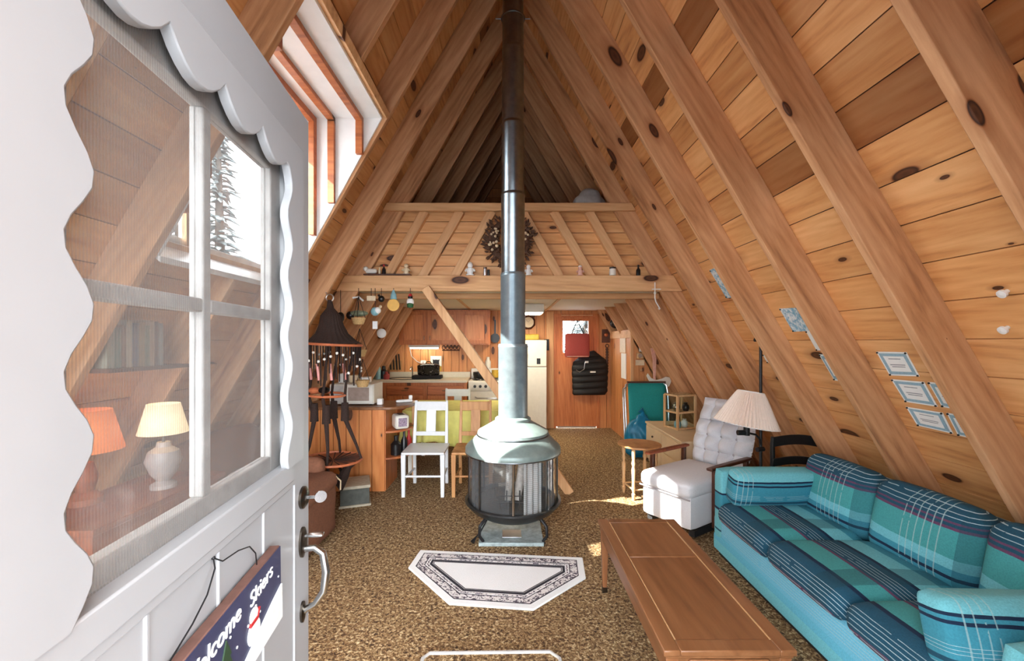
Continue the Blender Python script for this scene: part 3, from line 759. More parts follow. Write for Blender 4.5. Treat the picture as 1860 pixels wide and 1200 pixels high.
mb.build('crossbar', M['iron'], GR)
for a in (0.7, 2.44, 3.84, 5.58):
    c_, s_ = math.cos(a), math.sin(a); mb = MB()
    mb.tube([(0.28 * c_, 0.28 * s_, 0.19), (0.33 * c_, 0.33 * s_, 0.15), (0.335 * c_, 0.335 * s_, 0.08), (0.30 * c_, 0.30 * s_, 0.03), (0.31 * c_, 0.31 * s_, 0.012)], 0.012, 8)
    mb.build('leg', M['iron'], ST)
pts = [(0, -0.376, 0.30), (0, -0.376, 0.66)]
mb = MB(); mb.tube([(0.0, -0.372, 0.292), (0.004, -0.372, 0.666)], 0.010, 6); mb.build('door_edge', M['chrome'], ST)
PP = root('stove_pipe', (SX0, SY0, 0), 0, 'tall galvanised steel flue pipe rising from the stove hood to the ridge', 'flue pipe')
secs = [(0.935, 1.53, 0.118, 'pipe_low'), (1.52, 2.10, 0.100, 'pipe_mid'), (2.09, 2.74, 0.095, 'pipe_hi'), (2.73, 3.31, 0.091, 'pipe_hi'), (3.30, 3.91, 0.088, 'pipe_hi'), (3.90, 4.16, 0.086, 'pipe_hi'), (4.15, 5.0, 0.084, 'pipe_hi')]
M['pipe_low'] = plain('galvanised_pipe', (138, 152, 158), 0.3, 0.5, 0.14, 16)  # one galvanised steel; reflectivity varied by section to mimic sunlit and dark stretches
M['pipe_mid'] = plain('galvanised_pipe_mid', (128, 144, 152), 0.3, 0.55, 0.12, 18)
M['pipe_hi'] = plain('galvanised_pipe_upper', (138, 148, 154), 0.3, 1.0, 0.15, 18)
for a, b, r_, m_ in secs:
    mb = MB(); mb.lathe([(r_ * 0.985, a), (r_, a + 0.004), (r_, b - 0.03), (r_ * 1.02, b - 0.026), (r_ * 1.02, b - 0.016), (r_, b - 0.012), (r_ * 0.98, b)], n=40, cap=False)
    mb.build('section', M[m_], PP)
mb = MB(); mb.ring((0, 0, 4.15), 0.09, 0.008, 32); mb.tube([(-0.14, 0, 4.15), (0.14, 0, 4.15)], 0.004, 6); mb.build('support_band', M['steel'], PP)
HT = root('hearth_slab', (SX0 - 0.015, 3.415, 0), 0, 'mottled grey tile slab under the stove', 'hearth')
mb = MB(); mb.box(-0.247, 0.247, -0.215, 0.215, 0.0, 0.028); mb.build('slab', M['hearth_tile'], HT, bevel=0.004)
mb = MB(); mb.box(-0.07, 0.08, -0.13, 0.0, 0.0285, 0.034); mb.build('cover_plate', M['alu'], HT, bevel=0.002)
mb = MB(); mb.tube([(-0.30, -0.17, 0.035), (-0.26, -0.1, 0.05), (-0.20, 0.05, 0.11)], 0.006, 6); mb.tube([(-0.31, -0.19, 0.02), (-0.29, -0.16, 0.04)], [0.018, 0.008], 8)
solo('fire_poker', mb, M['iron'], (SX0, SY0, 0), 'small iron poker leaning on the slab under the stove', 'poker')

# ------------------------------------------------------------------ rugs
def inset(poly, d):
    n = len(poly); out = []
    for i in range(n):
        p0, p1, p2 = Vector(poly[i - 1]), Vector(poly[i]), Vector(poly[(i + 1) % n])
        a = (p1 - p0).normalized(); b = (p2 - p1).normalized()
        na = Vector((-a.y, a.x)); nb = Vector((-b.y, b.x)); bi = (na + nb).normalized()
        out.append(tuple(p1 + bi * (d / max(0.3, bi.dot(na)))))
    return out
rugp = [(-0.71, 2.99), (-0.555, 2.69), (-0.35, 2.482), (0.145, 2.43), (0.36, 2.70), (0.383, 2.765), (0.525, 2.80)]
rugp = [(-0.688, 2.885), (-0.354, 2.485), (0.139, 2.43), (0.499, 2.76), (0.523, 3.02), (-0.657, 3.13)]
RC = Vector((-0.08, 2.8))
rl = [(p[0] - RC.x, p[1] - RC.y) for p in rugp]
area = sum(rl[i][0] * rl[(i + 1) % 6][1] - rl[(i + 1) % 6][0] * rl[i][1] for i in range(6))
if area < 0: rl = rl[::-1]
RG = root('hearth_rug', (RC.x, RC.y, 0), 0, 'white hexagonal hearth rug with a black patterned border', 'rug')
def rug_pattern():
    s = NT('rug_border_pattern'); v = s.coord()
    n = s.noise(v, 36, 2, 0.6, 1.5)
    s.bsdf(s.ramp(n, [(0.50, lin((232, 228, 226))), (0.54, lin((92, 84, 96)))]), 0.95, 0, n, 0.4, 0.003); return s.m
M['rug_white'] = plain('white_wool', (248, 250, 249), 0.95, var=0.05, scale=160, bump=0.5); M['rug_black'] = plain('charcoal_wool', (52, 50, 58), 0.95, var=0.3, scale=160, bump=0.4); M['rug_pat'] = rug_pattern()
mb = MB(); mb.prism(rl, 0.012); mb.build('rug_field', M['rug_white'], RG, bevel=0.005)
def band(d0, d1, h, mat, nm):
    a, b = inset(rl, d0), inset(rl, d1); mb = MB()
    for i in range(6):
        j = (i + 1) % 6
        mb.prism([a[i], a[j], b[j], b[i]], h, None, 0.0119)
    mb.build(nm, mat, RG)
band(0.045, 0.051, 0.0135, M['rug_black'], 'border_line'); band(0.051, 0.098, 0.0131, M['rug_pat'], 'patterned_border')
band(0.098, 0.104, 0.0136, M['rug_black'], 'border_line'); band(0.112, 0.126, 0.0132, M['rug_pat'], 'patterned_border')
band(0.132, 0.150, 0.0135, M['rug_black'], 'border_band'); band(0.154, 0.159, 0.0135, M['rug_black'], 'border_line')
DM = root('door_mat', (-0.09, 1.75, 0), 0, 'brown mat with a pale rounded rim just inside the doorway', 'door mat')
rr_ = [(x, y) for x, y in [(-0.33, 0.30), (-0.30, 0.335), (0.29, 0.345), (0.335, 0.30), (0.335, -0.30), (0.29, -0.34), (-0.29, -0.34), (-0.33, -0.30)]][::-1]
mb = MB(); mb.prism(rr_, 0.01); mb.build('mat_pad', M['carpet'], DM, bevel=0.003)
mb = MB(); mb.tube([(x, y, 0.012) for x, y in rr_], 0.009, 6, closed=True); mb.build('rim', M['greysash'], DM)

# ------------------------------------------------------------------ coffee table
CT = root('coffee_table', (0.795, 2.09, 0), 0, 'long walnut coffee table with two inset panels and tapered legs', 'coffee table')
x0, x1, y0, y1, zt = -0.24, 0.24, -0.57, 0.57, 0.435
mb = MB()
mb.box(x0, x0 + 0.06, y0, y1, zt - 0.022, zt); mb.box(x1 - 0.06, x1, y0, y1, zt - 0.022, zt)
for a, b in ((y0, y0 + 0.06), (y1 - 0.05, y1), (0.10, 0.135)): mb.box(x0 + 0.06, x1 - 0.06, a, b, zt - 0.022, zt)
top = mb.build('top_frame', M['walnut'], CT, bevel=0.004)
for a, b in ((y0 + 0.06, 0.10), (0.135, y1 - 0.05)):
    mb = MB(); mb.box(x0 + 0.0605, x1 - 0.0605, a + 0.0005, b - 0.0005, zt - 0.02, zt - 0.003); mb.build('inset_panel', M['walnut'], top)
mb = MB(); 
for x in (x0 + 0.0625, x1 - 0.0625): mb.box(x - 0.0022, x + 0.0022, y0 + 0.06, y1 - 0.05, zt - 0.002, zt + 0.0012)
mb.build('pale_bead', M['palewood'], top)
mb = MB(); mb.box(x0 + 0.015, x1 - 0.015, y0 + 0.015, y1 - 0.015, zt - 0.11, zt - 0.022)
mb.box(x0 + 0.008, x1 - 0.008, y0 + 0.008, y1 - 0.008, zt - 0.034, zt - 0.022)
mb.build('apron', M['walnut'], CT, bevel=0.003)
mb = MB(); mb.prism([(-0.15, -0.03), (-0.14, -0.038), (0.14, -0.038), (0.15, -0.03), (0.15, 0.022), (0.14, 0.03), (-0.14, 0.03), (-0.15, 0.022)], 0.008, Matrix.Translation((0, y0 + 0.015, zt - 0.068)) @ Matrix.Rotation(pi / 2, 4, 'X'))
dr = mb.build('drawer_front', M['walnut_v'], CT, bevel=0.003)
mb = MB(); mb.ball((0, y0 - 0.004, zt - 0.068), 0.011, seg=10); mb.build('knob', M['bronze'], dr)
for sx in (-1, 1):
    for sy in (-1, 1):
        mb = MB(); X, Y = sx * 0.205, sy * 0.535
        mb.bar((X, Y, zt - 0.03), (X, Y, 0.03), 0.046, 0.046, (0, 1, 0), 0.026, 0.026)
        lg = mb.build('leg', M['walnut_v'], CT, bevel=0.003)
        mb = MB(); mb.bar((X, Y, 0.03), (X, Y, 0.0), 0.03, 0.03, (0, 1, 0)); mb.build('ferrule', M['bronze'], lg)

# ------------------------------------------------------------------ sofa
SF = root('sofa', (1.50, 1.18, 0), 0, 'long teal plaid three-seat sofa under the sloping wall', 'sofa')
SL = 1.94; AW = 0.13
mb = MB(); mb.cushion((0.40, SL / 2, 0.165), (0.80, SL, 0.27), 0.025, n=6); mb.build('base', M['pl_base'], SF)
mb = MB(); mb.box(0.03, 0.78, 0.03, SL - 0.03, 0.0, 0.03); mb.build('plinth', M['blackmat'], SF)
mb = MB(); mb.cushion((0.005, SL / 2, 0.10), (0.014, SL - 0.02, 0.11), 0.006, n=4); mb.build('skirt_panel', M['pl_base'], SF)
for y in (AW / 2, SL - AW / 2):
    mb = MB(); mb.cushion((0.375, y, 0.335), (0.75, AW, 0.60), 0.035, (0, 0.004, 0.004), n=8); mb.build('arm', M['pl_arm'], SF)
mb = MB(); mb.cushion((0.735, SL / 2, 0.42), (0.12, SL, 0.62), 0.05, n=8, rot=Matrix.Rotation(math.radians(5), 3, 'Y').to_quaternion()); mb.build('back_frame', M['pl_back'], SF)
cl_ = (SL - 2 * AW) / 3
for k in range(3):
    yc = AW + cl_ * (k + 0.5)
    mb = MB()
    def roll(q, q0):                                   # waterfall front edge
        if q.x < -0.16: q = Vector((q.x, q.y, q.z - 0.30 * (q.x + 0.16) ** 2 * (1 if q.z > 0 else 0.2)))
        return q
    mb.cushion((0.26, yc, 0.355), (0.62, cl_ - 0.012, 0.15), 0.065, (0.012, 0.004, 0.022), n=14, fn=roll)
    mb.build('seat_cushion', M['pl_seat'], SF)
    mb = MB(); mb.cushion((0.625, yc, 0.575), (0.17, cl_ - 0.014, 0.40), 0.07, (0.028, 0.004, 0.012), n=14, rot=Matrix.Rotation(math.radians(11), 3, 'Y').to_quaternion())
    mb.build('back_cushion', M['pl_back'], SF)
def bolster(x, y, z, size, rz, tilt, label):
    mb = MB(); mb.cushion((0, 0, 0), size, 0.035, (0.008, 0.028, 0.006), n=12)
    o = solo('throw_pillow', mb, M['pl_bol'], (x, y, z), label, 'pillow', 'plaid pillows against the sofa arms', rz)
    o.rotation_euler = (tilt, 0, rz); return o
bolster(1.79, 2.90, 0.555, (0.56, 0.13, 0.24), 0.03, math.radians(12), 'rectangular teal striped pillow leaning on the sofa arm beside the grey recliner')
bolster(1.80, 1.47, 0.53, (0.62, 0.14, 0.25), -0.05, math.radians(-14), 'teal striped pillow leaning on the sofa arm closest to the coffee table end')

# ------------------------------------------------------------------ grey recliner, facing the stove
ang = math.atan2(-0.55, -0.84)             # direction the seat faces
RCn = root('recliner', (1.66, 3.72, 0), ang, 'pale grey tufted recliner chair with wooden arms', 'armchair')
# local +x is forward, +y is the chair's own left
mb = MB(); mb.cushion((0.13, 0, 0.21), (0.66, 0.47, 0.27), 0.03, (0, 0, 0), n=8); mb.build('seat_base', M['grey_fab'], RCn)
mb = MB(); mb.cushion((0.135, 0, 0.385), (0.70, 0.49, 0.13), 0.045, (0.012, 0.006, 0.016), n=12); sc_ = mb.build('seat_cushion', M['grey_fab'], RCn)
mb = MB(); mb.tube([(0.48, -0.24, 0.325), (0.485, 0.24, 0.325)], 0.006, 6); mb.build('piping', M['grey_dark'], sc_)
def tuft(u, v, front):
    y = (u - 0.5) * 0.56; zz = v * 0.60
    e = min(1, (4 * u * (1 - u)) ** 0.35 * 1.0) * min(1, (4 * v * (1 - v)) ** 0.3)
    d = 0.0
    if front: d = 0.115 * (abs(math.sin(pi * u * 4)) ** 0.45) * (abs(math.sin(pi * v * 4.5)) ** 0.45) + 0.02
    else: d = -0.09
    y *= (0.90 + 0.1 * math.sin(pi * min(v * 1.2, 1)))
    return Vector((-0.30 + d * e - 0.34 * zz + (0.0 if front else 0.0), y, 0.40 + zz))
mb = MB(); mb.grid(lambda u, v: tuft(u, v, True), 48, 48); mb.grid(lambda u, v: tuft(1 - u, v, False), 24, 24)
bmesh.ops.remove_doubles(mb.b, verts=mb.b.verts[:], dist=0.004)
bk = mb.build('backrest', M['grey_fab'], RCn, ang=1.2)
for i in range(1, 4):
    for j in range(1, 4):
        p = tuft(i / 4, j / 4.5, True); mb = MB(); mb.ball((p.x + 0.012, p.y, p.z + 0.003), 0.011, (0.6, 1, 1), 8); mb.build('button', M['grey_dark'], bk)
for sy in (-1, 1):
    y = sy * 0.295
    mb = MB(); mb.cushion((0.02, y, 0.55), (0.60, 0.055, 0.028), 0.012, n=5); ar = mb.build('armrest', M['darkwood'] if sy > 0 else M['redwood'], RCn)
    for xx in (0.24, -0.22):
        mb = MB(); mb.bar((xx, y, 0.54), (xx, y, 0.08), 0.035, 0.035, (1, 0, 0)); mb.build('arm_post', M['darkwood'], ar, bevel=0.004)
mb = MB(); mb.bar((0.40, -0.20, 0.04), (-0.35, -0.20, 0.04), 0.05, 0.05); mb.bar((0.40, 0.20, 0.04), (-0.35, 0.20, 0.04), 0.05, 0.05); mb.bar((0.3, -0.2, 0.04), (0.3, 0.2, 0.04), 0.04, 0.04)
mb.bar((0.0, -0.2, 0.0), (0.0, 0.2, 0.0), 0.3, 0.03)
mb.build('base_frame', M['blackmat'], RCn)

# small turned-leg table beside it
TT = root('side_table', (1.31, 4.27, 0), 0.15, 'small wooden side table on pale turned legs beside the grey recliner', 'side table')
mb = MB(); mb.lathe([(0.0, 0.50), (0.19, 0.50), (0.215, 0.512), (0.212, 0.525), (0.0, 0.53)], n=32, cap=False); mb.build('table_top', M['chairwood'], TT)
def turned(mb, x, y, z0, z1, r=0.016):
    pr = [(0.6, 0.0), (0.75, 0.05), (1.0, 0.12), (0.55, 0.15), (0.9, 0.2), (0.75, 0.35), (1.05, 0.6), (0.6, 0.66), (1.1, 0.72), (0.7, 0.78), (0.9, 0.85), (0.9, 1.0)]
    mb.lathe([(r * a, z0 + (z1 - z0) * b) for a, b in pr], (x, y, 0), 12)
for sx in (-1, 1):
    for sy in (-1, 1):
        mb = MB(); turned(mb, sx * 0.115, sy * 0.115, 0.0, 0.50, 0.02); mb.build('leg', M['palewood'], TT)
mb = MB()
for a, b in (((-.115, -.115), (.115, -.115)), ((.115, -.115), (.115, .115)), ((.115, .115), (-.115, .115)), ((-.115, .115), (-.115, -.115))): mb.tube([(a[0], a[1], 0.1), (b[0], b[1], 0.1)], 0.008, 8)
mb.build('stretcher', M['palewood'], TT)

# beige chest of drawers with a glass case on it
CH = root('low_chest', (1.80, 4.42, 0), 0, 'low beige painted chest of drawers behind the recliner', 'chest of drawers')
mb = MB(); mb.box(0.0, 0.52, 0.0, 1.14, 0.04, 0.485); mb.build('body', M['beige'], CH, bevel=0.004)
mb = MB(); mb.box(-0.015, 0.53, -0.015, 1.155, 0.487, 0.512); mb.build('top', M['beige'], CH, bevel=0.006)
mb = MB(); mb.box(0.02, 0.5, 0.02, 1.12, 0.0, 0.04); mb.build('plinth', M['beige'], CH)
for ya, yb in ((0.03, 0.56), (0.58, 1.11)):
    for za, zb in ((0.06, 0.26), (0.275, 0.47)):
        mb = MB(); mb.box(-0.014, 0.0, ya, yb, za, zb); d_ = mb.build('drawer', M['beige'], CH, bevel=0.003)
        mb = MB(); mb.ball((-0.024, (ya + yb) / 2, (za + zb) / 2), 0.013, seg=10); mb.build('knob', M['bronze'], d_)
GC = root('display_case', (2.06, 5.12, 0.5125), 0.35, 'small glass display case with a pale wood frame on the beige chest', 'display case')
mb = MB()
for sx in (-1, 1):
    for sy in (-1, 1): mb.bar((sx * 0.13, sy * 0.11, 0), (sx * 0.13, sy * 0.11, 0.40), 0.025, 0.025, (1, 0, 0))
for z in (0.012, 0.2, 0.40):
    for a, b in (((-.13, -.11), (.13, -.11)), ((.13, -.11), (.13, .11)), ((.13, .11), (-.13, .11)), ((-.13, .11), (-.13, -.11))): mb.bar((a[0], a[1], z), (b[0], b[1], z), 0.02, 0.02)
mb.build('case_frame', M['palewood'], GC, bevel=0.002)
for z in (0.004, 0.2): 
    mb = MB(); mb.box(-0.12, 0.12, -0.10, 0.10, z, z + 0.006); mb.build('shelf', M['palewood'], GC)
for p in ((-0.12, 0.12, -0.111, -0.109), (-0.12, 0.12, 0.109, 0.111), (-0.131, -0.129, -0.10, 0.10), (0.129, 0.131, -0.10, 0.10)):
    mb = MB(); mb.box(p[0], p[1], p[2], p[3], 0.02, 0.39); mb.build('pane', M['caseglass'], GC)
mb = MB(); mb.box(-0.14, 0.14, -0.12, 0.12, 0.408, 0.414); mb.build('case_lid', M['caseglass'], GC)
def in_case(x, y, z): 
    c_, s_ = math.cos(0.35), math.sin(0.35); return (2.06 + c_ * x - s_ * y, 5.12 + s_ * x + c_ * y, 0.5125 + z)
for k, (x, y, z, m_, lb) in enumerate(((-0.06, -0.03, 0.01, 'ltblue', 'blue glazed pot on the bottom shelf of the glass case'), (0.05, -0.02, 0.01, 'white_warm', 'white pot on the bottom shelf of the glass case'), (-0.05, 0.0, 0.206, 'chrome', 'silver jar on the upper shelf of the glass case'), (0.06, -0.03, 0.206, 'black', 'dark jar on the upper shelf of the glass case'))):
    mb = MB(); mb.lathe([(0.0, 0.0), (0.03, 0.0), (0.042, 0.035), (0.036, 0.07), (0.02, 0.085), (0.026, 0.10), (0.0, 0.10)], n=16, cap=False)
    solo('small_jar', mb, M[m_], in_case(x, y, z), lb, 'jar', 'jars in the glass case')

# teal folding lounger leaning at the wall, blue bag in front
FL = root('folding_lounger', (1.96, 5.92, 0), 0, 'folded teal canvas lounger with aluminium tube frame near the closet', 'folding chair')
mb = MB(); mb.grid(lambda u, v: Vector((-0.26 + 0.54 * u, 0.02 + 0.14 * v - 0.02 * math.sin(pi * u), 0.06 + 0.90 * v)), 10, 10)
o = mb.build('canvas', M['teal_canvas'], FL); md = o.modifiers.new('t', 'SOLIDIFY'); md.thickness = 0.006
mb = MB(); mb.tube([(-0.30, 0.03, 0.0), (-0.31, 0.12, 0.80), (-0.29, 0.155, 0.93), (-0.24, 0.17, 0.965), (0.24, 0.17, 0.965), (0.29, 0.155, 0.93), (0.30, 0.12, 0.8), (0.29, 0.03, 0.0)], 0.014, 8)
mb.tube([(-0.34, 0.0, 0.01), (-0.345, 0.09, 0.75), (-0.33, 0.13, 0.88), (-0.27, 0.15, 0.92)], 0.012, 8)
mb.build('tube_frame', M['alu'], FL)
mb = MB(); mb.bar((-0.27, 0.16, 0.975), (0.28, 0.16, 0.975), 0.04, 0.022); mb.build('top_bar', M['darkwood'], FL, bevel=0.004)
mb = MB()
def bagfn(q, q0):
    n_ = noise.noise(Vector((q.x * 9, q.y * 9, q.z * 7))) * 0.03; k = 1 - 0.55 * max(0, q0.z) ** 2
    return Vector((q.x * k + n_, q.y * k + n_, q.z + n_ * 0.5))
mb.cushion((0, 0, 0.27), (0.44, 0.25, 0.54), 0.11, (0.02, 0.02, 0.03), n=16, fn=bagfn)
mb.tube([(0.0, 0, 0.55), (0.01, 0, 0.60), (-0.02, 0.01, 0.63)], [0.05, 0.02, 0.05], 8)
solo('stuff_sack', mb, M['bluebag'], (1.80, 5.745, 0), 'bright blue tied nylon sack standing before the teal lounger', 'bag')

# floor lamp with pleated shade, and a tall thin pole
FLm = root('floor_lamp', (1.94, 3.27, 0), 0, 'tall thin dark pole floor lamp with a cream pleated shade behind the sofa arm', 'floor lamp')
mb = MB(); mb.tube([(0, 0, 0.02), (0, 0, 1.545)], 0.011, 10); mb.build('pole', M['iron'], FLm)
mb = MB(); mb.lathe([(0.0, 0), (0.11, 0), (0.11, 0.012), (0.03, 0.03), (0.0, 0.03)], n=24, cap=False); mb.build('base', M['iron'], FLm)
mb = MB(); mb.tube([(-0.045, 0, 1.575), (0.0, 0, 1.545), (0.03, 0, 1.50)], 0.011, 6); mb.tube([(-0.05, 0, 1.558), (0.01, 0, 1.568)], 0.013, 6); mb.build('finial', M['black'], FLm)
M['shade'] = plain('pleated_cream_shade', (238, 222, 208), 0.8, var=0.04, scale=60)
sx, sy = -0.12, -0.02
mb = MB(); rp = lambda a, j: 0.085 * math.sin(a * 54)
tilt = Matrix.Translation((sx, sy, 0.95)) @ Matrix.Rotation(math.radians(9), 4, 'Y') @ Matrix.Translation((0, 0, -0.95))
mb.lathe([(0.088, 1.165), (0.112, 1.12), (0.212, 0.915)], n=432, cap=False, ripple=rp, M=tilt); sh = mb.build('lamp_shade', M['shade'], FLm, ang=3)
for z_, r_ in ((1.166, 0.088), (0.915, 0.212)):
    mb = MB(); mb.ring(tilt @ Vector((0, 0, z_)), r_, 0.004, 40, tilt=tilt.to_3x3()); mb.build('shade_ring', M['trimwhite'], sh)
mb = MB(); mb.tube([(0, 0, 0.74), (-0.015, -0.01, 0.80), (-0.05, -0.02, 0.835), (-0.12, -0.02, 0.85)], 0.008, 8); mb.tube([(-0.12, -0.02, 0.83), (-0.12, -0.02, 0.94)], 0.022, 12); mb.tube([(-0.19, -0.02, 0.85), (-0.11, -0.02, 0.85)], 0.02, 10); mb.tube([(-0.04, -0.02, 0.72), (0.02, 0, 0.72)], 0.018, 8)
mb.build('arm', M['iron'], FLm)
mb = MB(); mb.ball((sx, sy, 1.0), 0.032, (1, 1, 1.3), 12); mb.build('bulb', M['trimwhite'], FLm)

# black ladder-back chair tucked behind the sofa
BC = root('ladderback_chair', (2.255, 3.315, 0), -0.15, 'black painted ladder-back chair tucked behind the sofa', 'chair')
for x in (-0.18, 0.18):
    mb = MB(); mb.tube([(x, 0, 0.0), (x, 0, 0.45), (x * 1.02, -0.005, 0.75), (x * 1.02, -0.008, 0.80)], [0.017, 0.019, 0.017, 0.013], 10); mb.build('back_post', M['black'], BC)
for z, h in ((0.76, 0.075), (0.60, 0.06)):
    mb = MB(); n = 14
    pts = [(-0.19 + 0.38 * i / n, h * 0.5 + 0.028 * math.sin(pi * i / n)) for i in range(n + 1)] + [(0.19 - 0.38 * i / n, -h * 0.5 + 0.028 * math.sin(pi * i / n)) for i in range(n + 1)]
    mb.prism(pts[::-1], 0.018, Matrix.Translation((0, -0.012, z)) @ Matrix.Rotation(pi / 2, 4, 'X')); mb.build('ladder_rail', M['black'], BC, bevel=0.003)
mb = MB(); mb.cushion((0, 0.15, 0.44), (0.36, 0.28, 0.03), 0.012, n=4); mb.build('seat', M['black'], BC)
for x in (-0.17, 0.17):
    mb = MB(); mb.tube([(x, 0.27, 0), (x, 0.27, 0.43)], 0.017, 10); mb.build('leg', M['black'], BC)

# ------------------------------------------------------------------ back door and what hangs by it
BD = root('door_2', (0, 0, 0), 0, 'brown wooden back door with a small window beside the fridge', 'door', kind='structure')
gx0, gx1, gz0, gz1 = 0.965, 1.425, 1.36, 1.93
mb = MB(); y0, y1 = Y1 - 0.012, Y1 + 0.03; d0, d1 = 0.845, 1.575
mb.box(d0, gx0, y0, y1, 0.03, 2.0); mb.box(gx1, d1, y0, y1, 0.03, 2.0); mb.box(gx0, gx1, y0, y1, 0.03, gz0); mb.box(gx0, gx1, y0, y1, gz1, 2.0)
mb.build('door_leaf', M['cab'], BD, smooth=False)
mb = MB()
for a, b, c, d in ((gx0 - 0.035, gx1 + 0.035, gz1, gz1 + 0.035), (gx0 - 0.035, gx1 + 0.035, gz0 - 0.035, gz0), (gx0 - 0.035, gx0, gz0, gz1), (gx1, gx1 + 0.035, gz0, gz1)): mb.box(a, b, y0 - 0.012, y0, c, d)
mb.build('window_trim', M['cab'], BD, bevel=0.003)
mb = MB(); mb.box(gx0, gx1, Y1 + 0.005, Y1 + 0.009, gz0, gz1); mb.build('pane', M['clearglass'], BD)
mb = MB(); mb.box(DX0, 0.845, y0 - 0.015, Y1, 0, 2.06); mb.box(1.575, DX1, y0 - 0.015, Y1, 0, 2.06); mb.box(0.845, 1.575, y0 - 0.015, Y1, 2.0, 2.06)
mb.build('door_frame', M['cab'], BD, bevel=0.004)
mb = MB(); mb.box(d0 + 0.02, d1 - 0.02, y0 - 0.02, y0, 0.012, 0.035); mb.build('threshold_strip', M['alu'], BD)
mb = MB(); mb.tube([(0.93, y0 - 0.03, 2.03), (1.50, y0 - 0.03, 2.03)], 0.008, 8); mb.build('curtain_rod', M['palewood'], BD)
mb = MB(); mb.tube([(1.47, y0, 1.0), (1.47, y0 - 0.05, 1.0)], 0.02, 10); mb.ball((1.47, y0 - 0.06, 1.0), 0.028, seg=10); mb.build('knob', M['bronze'], BD)
mb = MB(); mb.box(DX0 - 0.13, DX0, Y1 - 0.035, Y1, 0, 2.1)
tag(mb.build('trim_6', M['beam_z'], bevel=0.004), 'pine post between fridge and back door', 'post', kind='structure')

# red bag hung over the door window
RB = root('red_bag', (1.19, Y1 - 0.225, 1.49), 0, 'red square bag hanging by black straps over the back door window', 'bag')
mb = MB(); mb.cushion((0, 0, 0), (0.43, 0.10, 0.42), 0.035, (0.0, 0.02, 0.0), n=8); mb.build('bag_body', M['red'], RB)
mb = MB(); mb.tube([(-0.105, -0.02, 0.19), (-0.03, -0.01, 0.37), (0.0, 0.0, 0.44), (0.03, -0.01, 0.37), (0.12, -0.02, 0.19)], 0.010, 6); mb.tube([(0.0, 0.0, 0.44), (0.0, -0.02, 0.19)], 0.006, 6); mb.build('strap', M['black'], RB)
mb = MB(); mb.ring((0, 0, 0), 0.205, 0.006, 4, 6, Matrix.Rotation(pi / 2, 3, 'X') @ Matrix.Rotation(pi / 4, 3, 'Z'), 1.0); mb.b.free(); mb = MB()
mb.tube([(-0.19, -0.052, -0.19), (0.19, -0.052, -0.19)], 0.006, 6); mb.build('piping', M['pink'], RB)
# puffer vest
VS = root('puffer_vest', (1.44, Y1 - 0.085, 0.98), 0, 'black puffer vest hanging on the back door', 'vest')
prof = [(-0.37, 0.28), (-0.33, 0.315), (-0.1, 0.32), (0.05, 0.325), (0.17, 0.315), (0.24, 0.29), (0.31, 0.20), (0.40, 0.09)]
def halfw(z):
    for (a, wa), (b, wb_) in zip(prof, prof[1:]):
        if z <= b: return wa + (wb_ - wa) * max(0, (z - a)) / (b - a)
    return prof[-1][1]
def vest(u, v):
    z = -0.37 + 0.77 * v; a = 2 * pi * u
    q = abs(math.sin(pi * v * 7)) ** 0.5
    k = 1 + 0.03 * math.sin(5 * a)
    return Vector((halfw(z) * math.cos(a) * (0.97 + 0.03 * q) + 0.03 * max(0, z) * -1.2, (0.045 + 0.03 * q) * math.sin(a) * k, z + 0.02 * math.cos(a) * (1 if v > 0 else 0)))
mb = MB(); mb.grid(vest, 48, 56, True); mb.b.faces.ensure_lookup_table(); mb.build('vest_body', M['coat'], VS, ang=2)
mb = MB(); mb.box(-0.012, 0.085, -0.088, -0.085, 0.03, 0.055); mb.build('chest_patch', M['paper'], VS)
mb = MB(); mb.box(-0.10, -0.04, -0.075, -0.072, 0.20, 0.235); mb.build('collar_tag', M['paper'], VS)
mb = MB(); mb.tube([(-0.26, -0.07, 0.08), (-0.2, -0.085, 0.04), (-0.12, -0.08, 0.09), (-0.10, -0.07, 0.22)], 0.005, 6); mb.build('cord', M['alu'], VS)
for (x, z, r_, lb) in ((1.73, 1.63, 0.10, 'dark square plaque with a copper boss on the wall right by the back door'),):
    PQ = root('wall_plaque', (1.74, Y1 - 0.012, 1.66), 0, 'dark square plaque with a copper boss on the wall beside the back door', 'plaque')
    mb = MB(); mb.box(-0.07, 0.07, -0.012, 0.012, -0.12, 0.12); mb.build('plaque_board', M['darkwood'], PQ, bevel=0.003)
    mb = MB(); mb.ball((0, -0.02, 0.02), 0.035, (1, 0.5, 1), 12); mb.build('boss', plain('copper', (190, 120, 84), 0.3, 0.9), PQ)
mb = MB(); mb.ball((0, 0, 0), 0.1, (1.0, 0.8, 0.9), 16); mb.tube([(0, -0.03, -0.02), (0, -0.12, -0.04)], 0.05, 10)
solo('black_cap', mb, M['black'], (1.86, 7.42, 1.72 + 0.16), 'round black cap shape lying on top of the closet by the back wall', 'cap')
mb = MB(); mb.tube([(0, 0, -0.24), (0, 0, 0.2)], 0.018, 8)
for k in range(9): mb.ball((0, 0, -0.22 + k * 0.05), 0.028, (1, 0.7, 1), 8)
mb.ring((0, 0, 0.24), 0.03, 0.008, 16, 6, Matrix.Rotation(pi / 2, 3, 'X'))
solo('wall_ornament', mb, M['darkwood'], (1.76, Y1 - 0.022, 1.24), 'dark knobbly ornament hanging on the wall between door and closet', 'ornament')

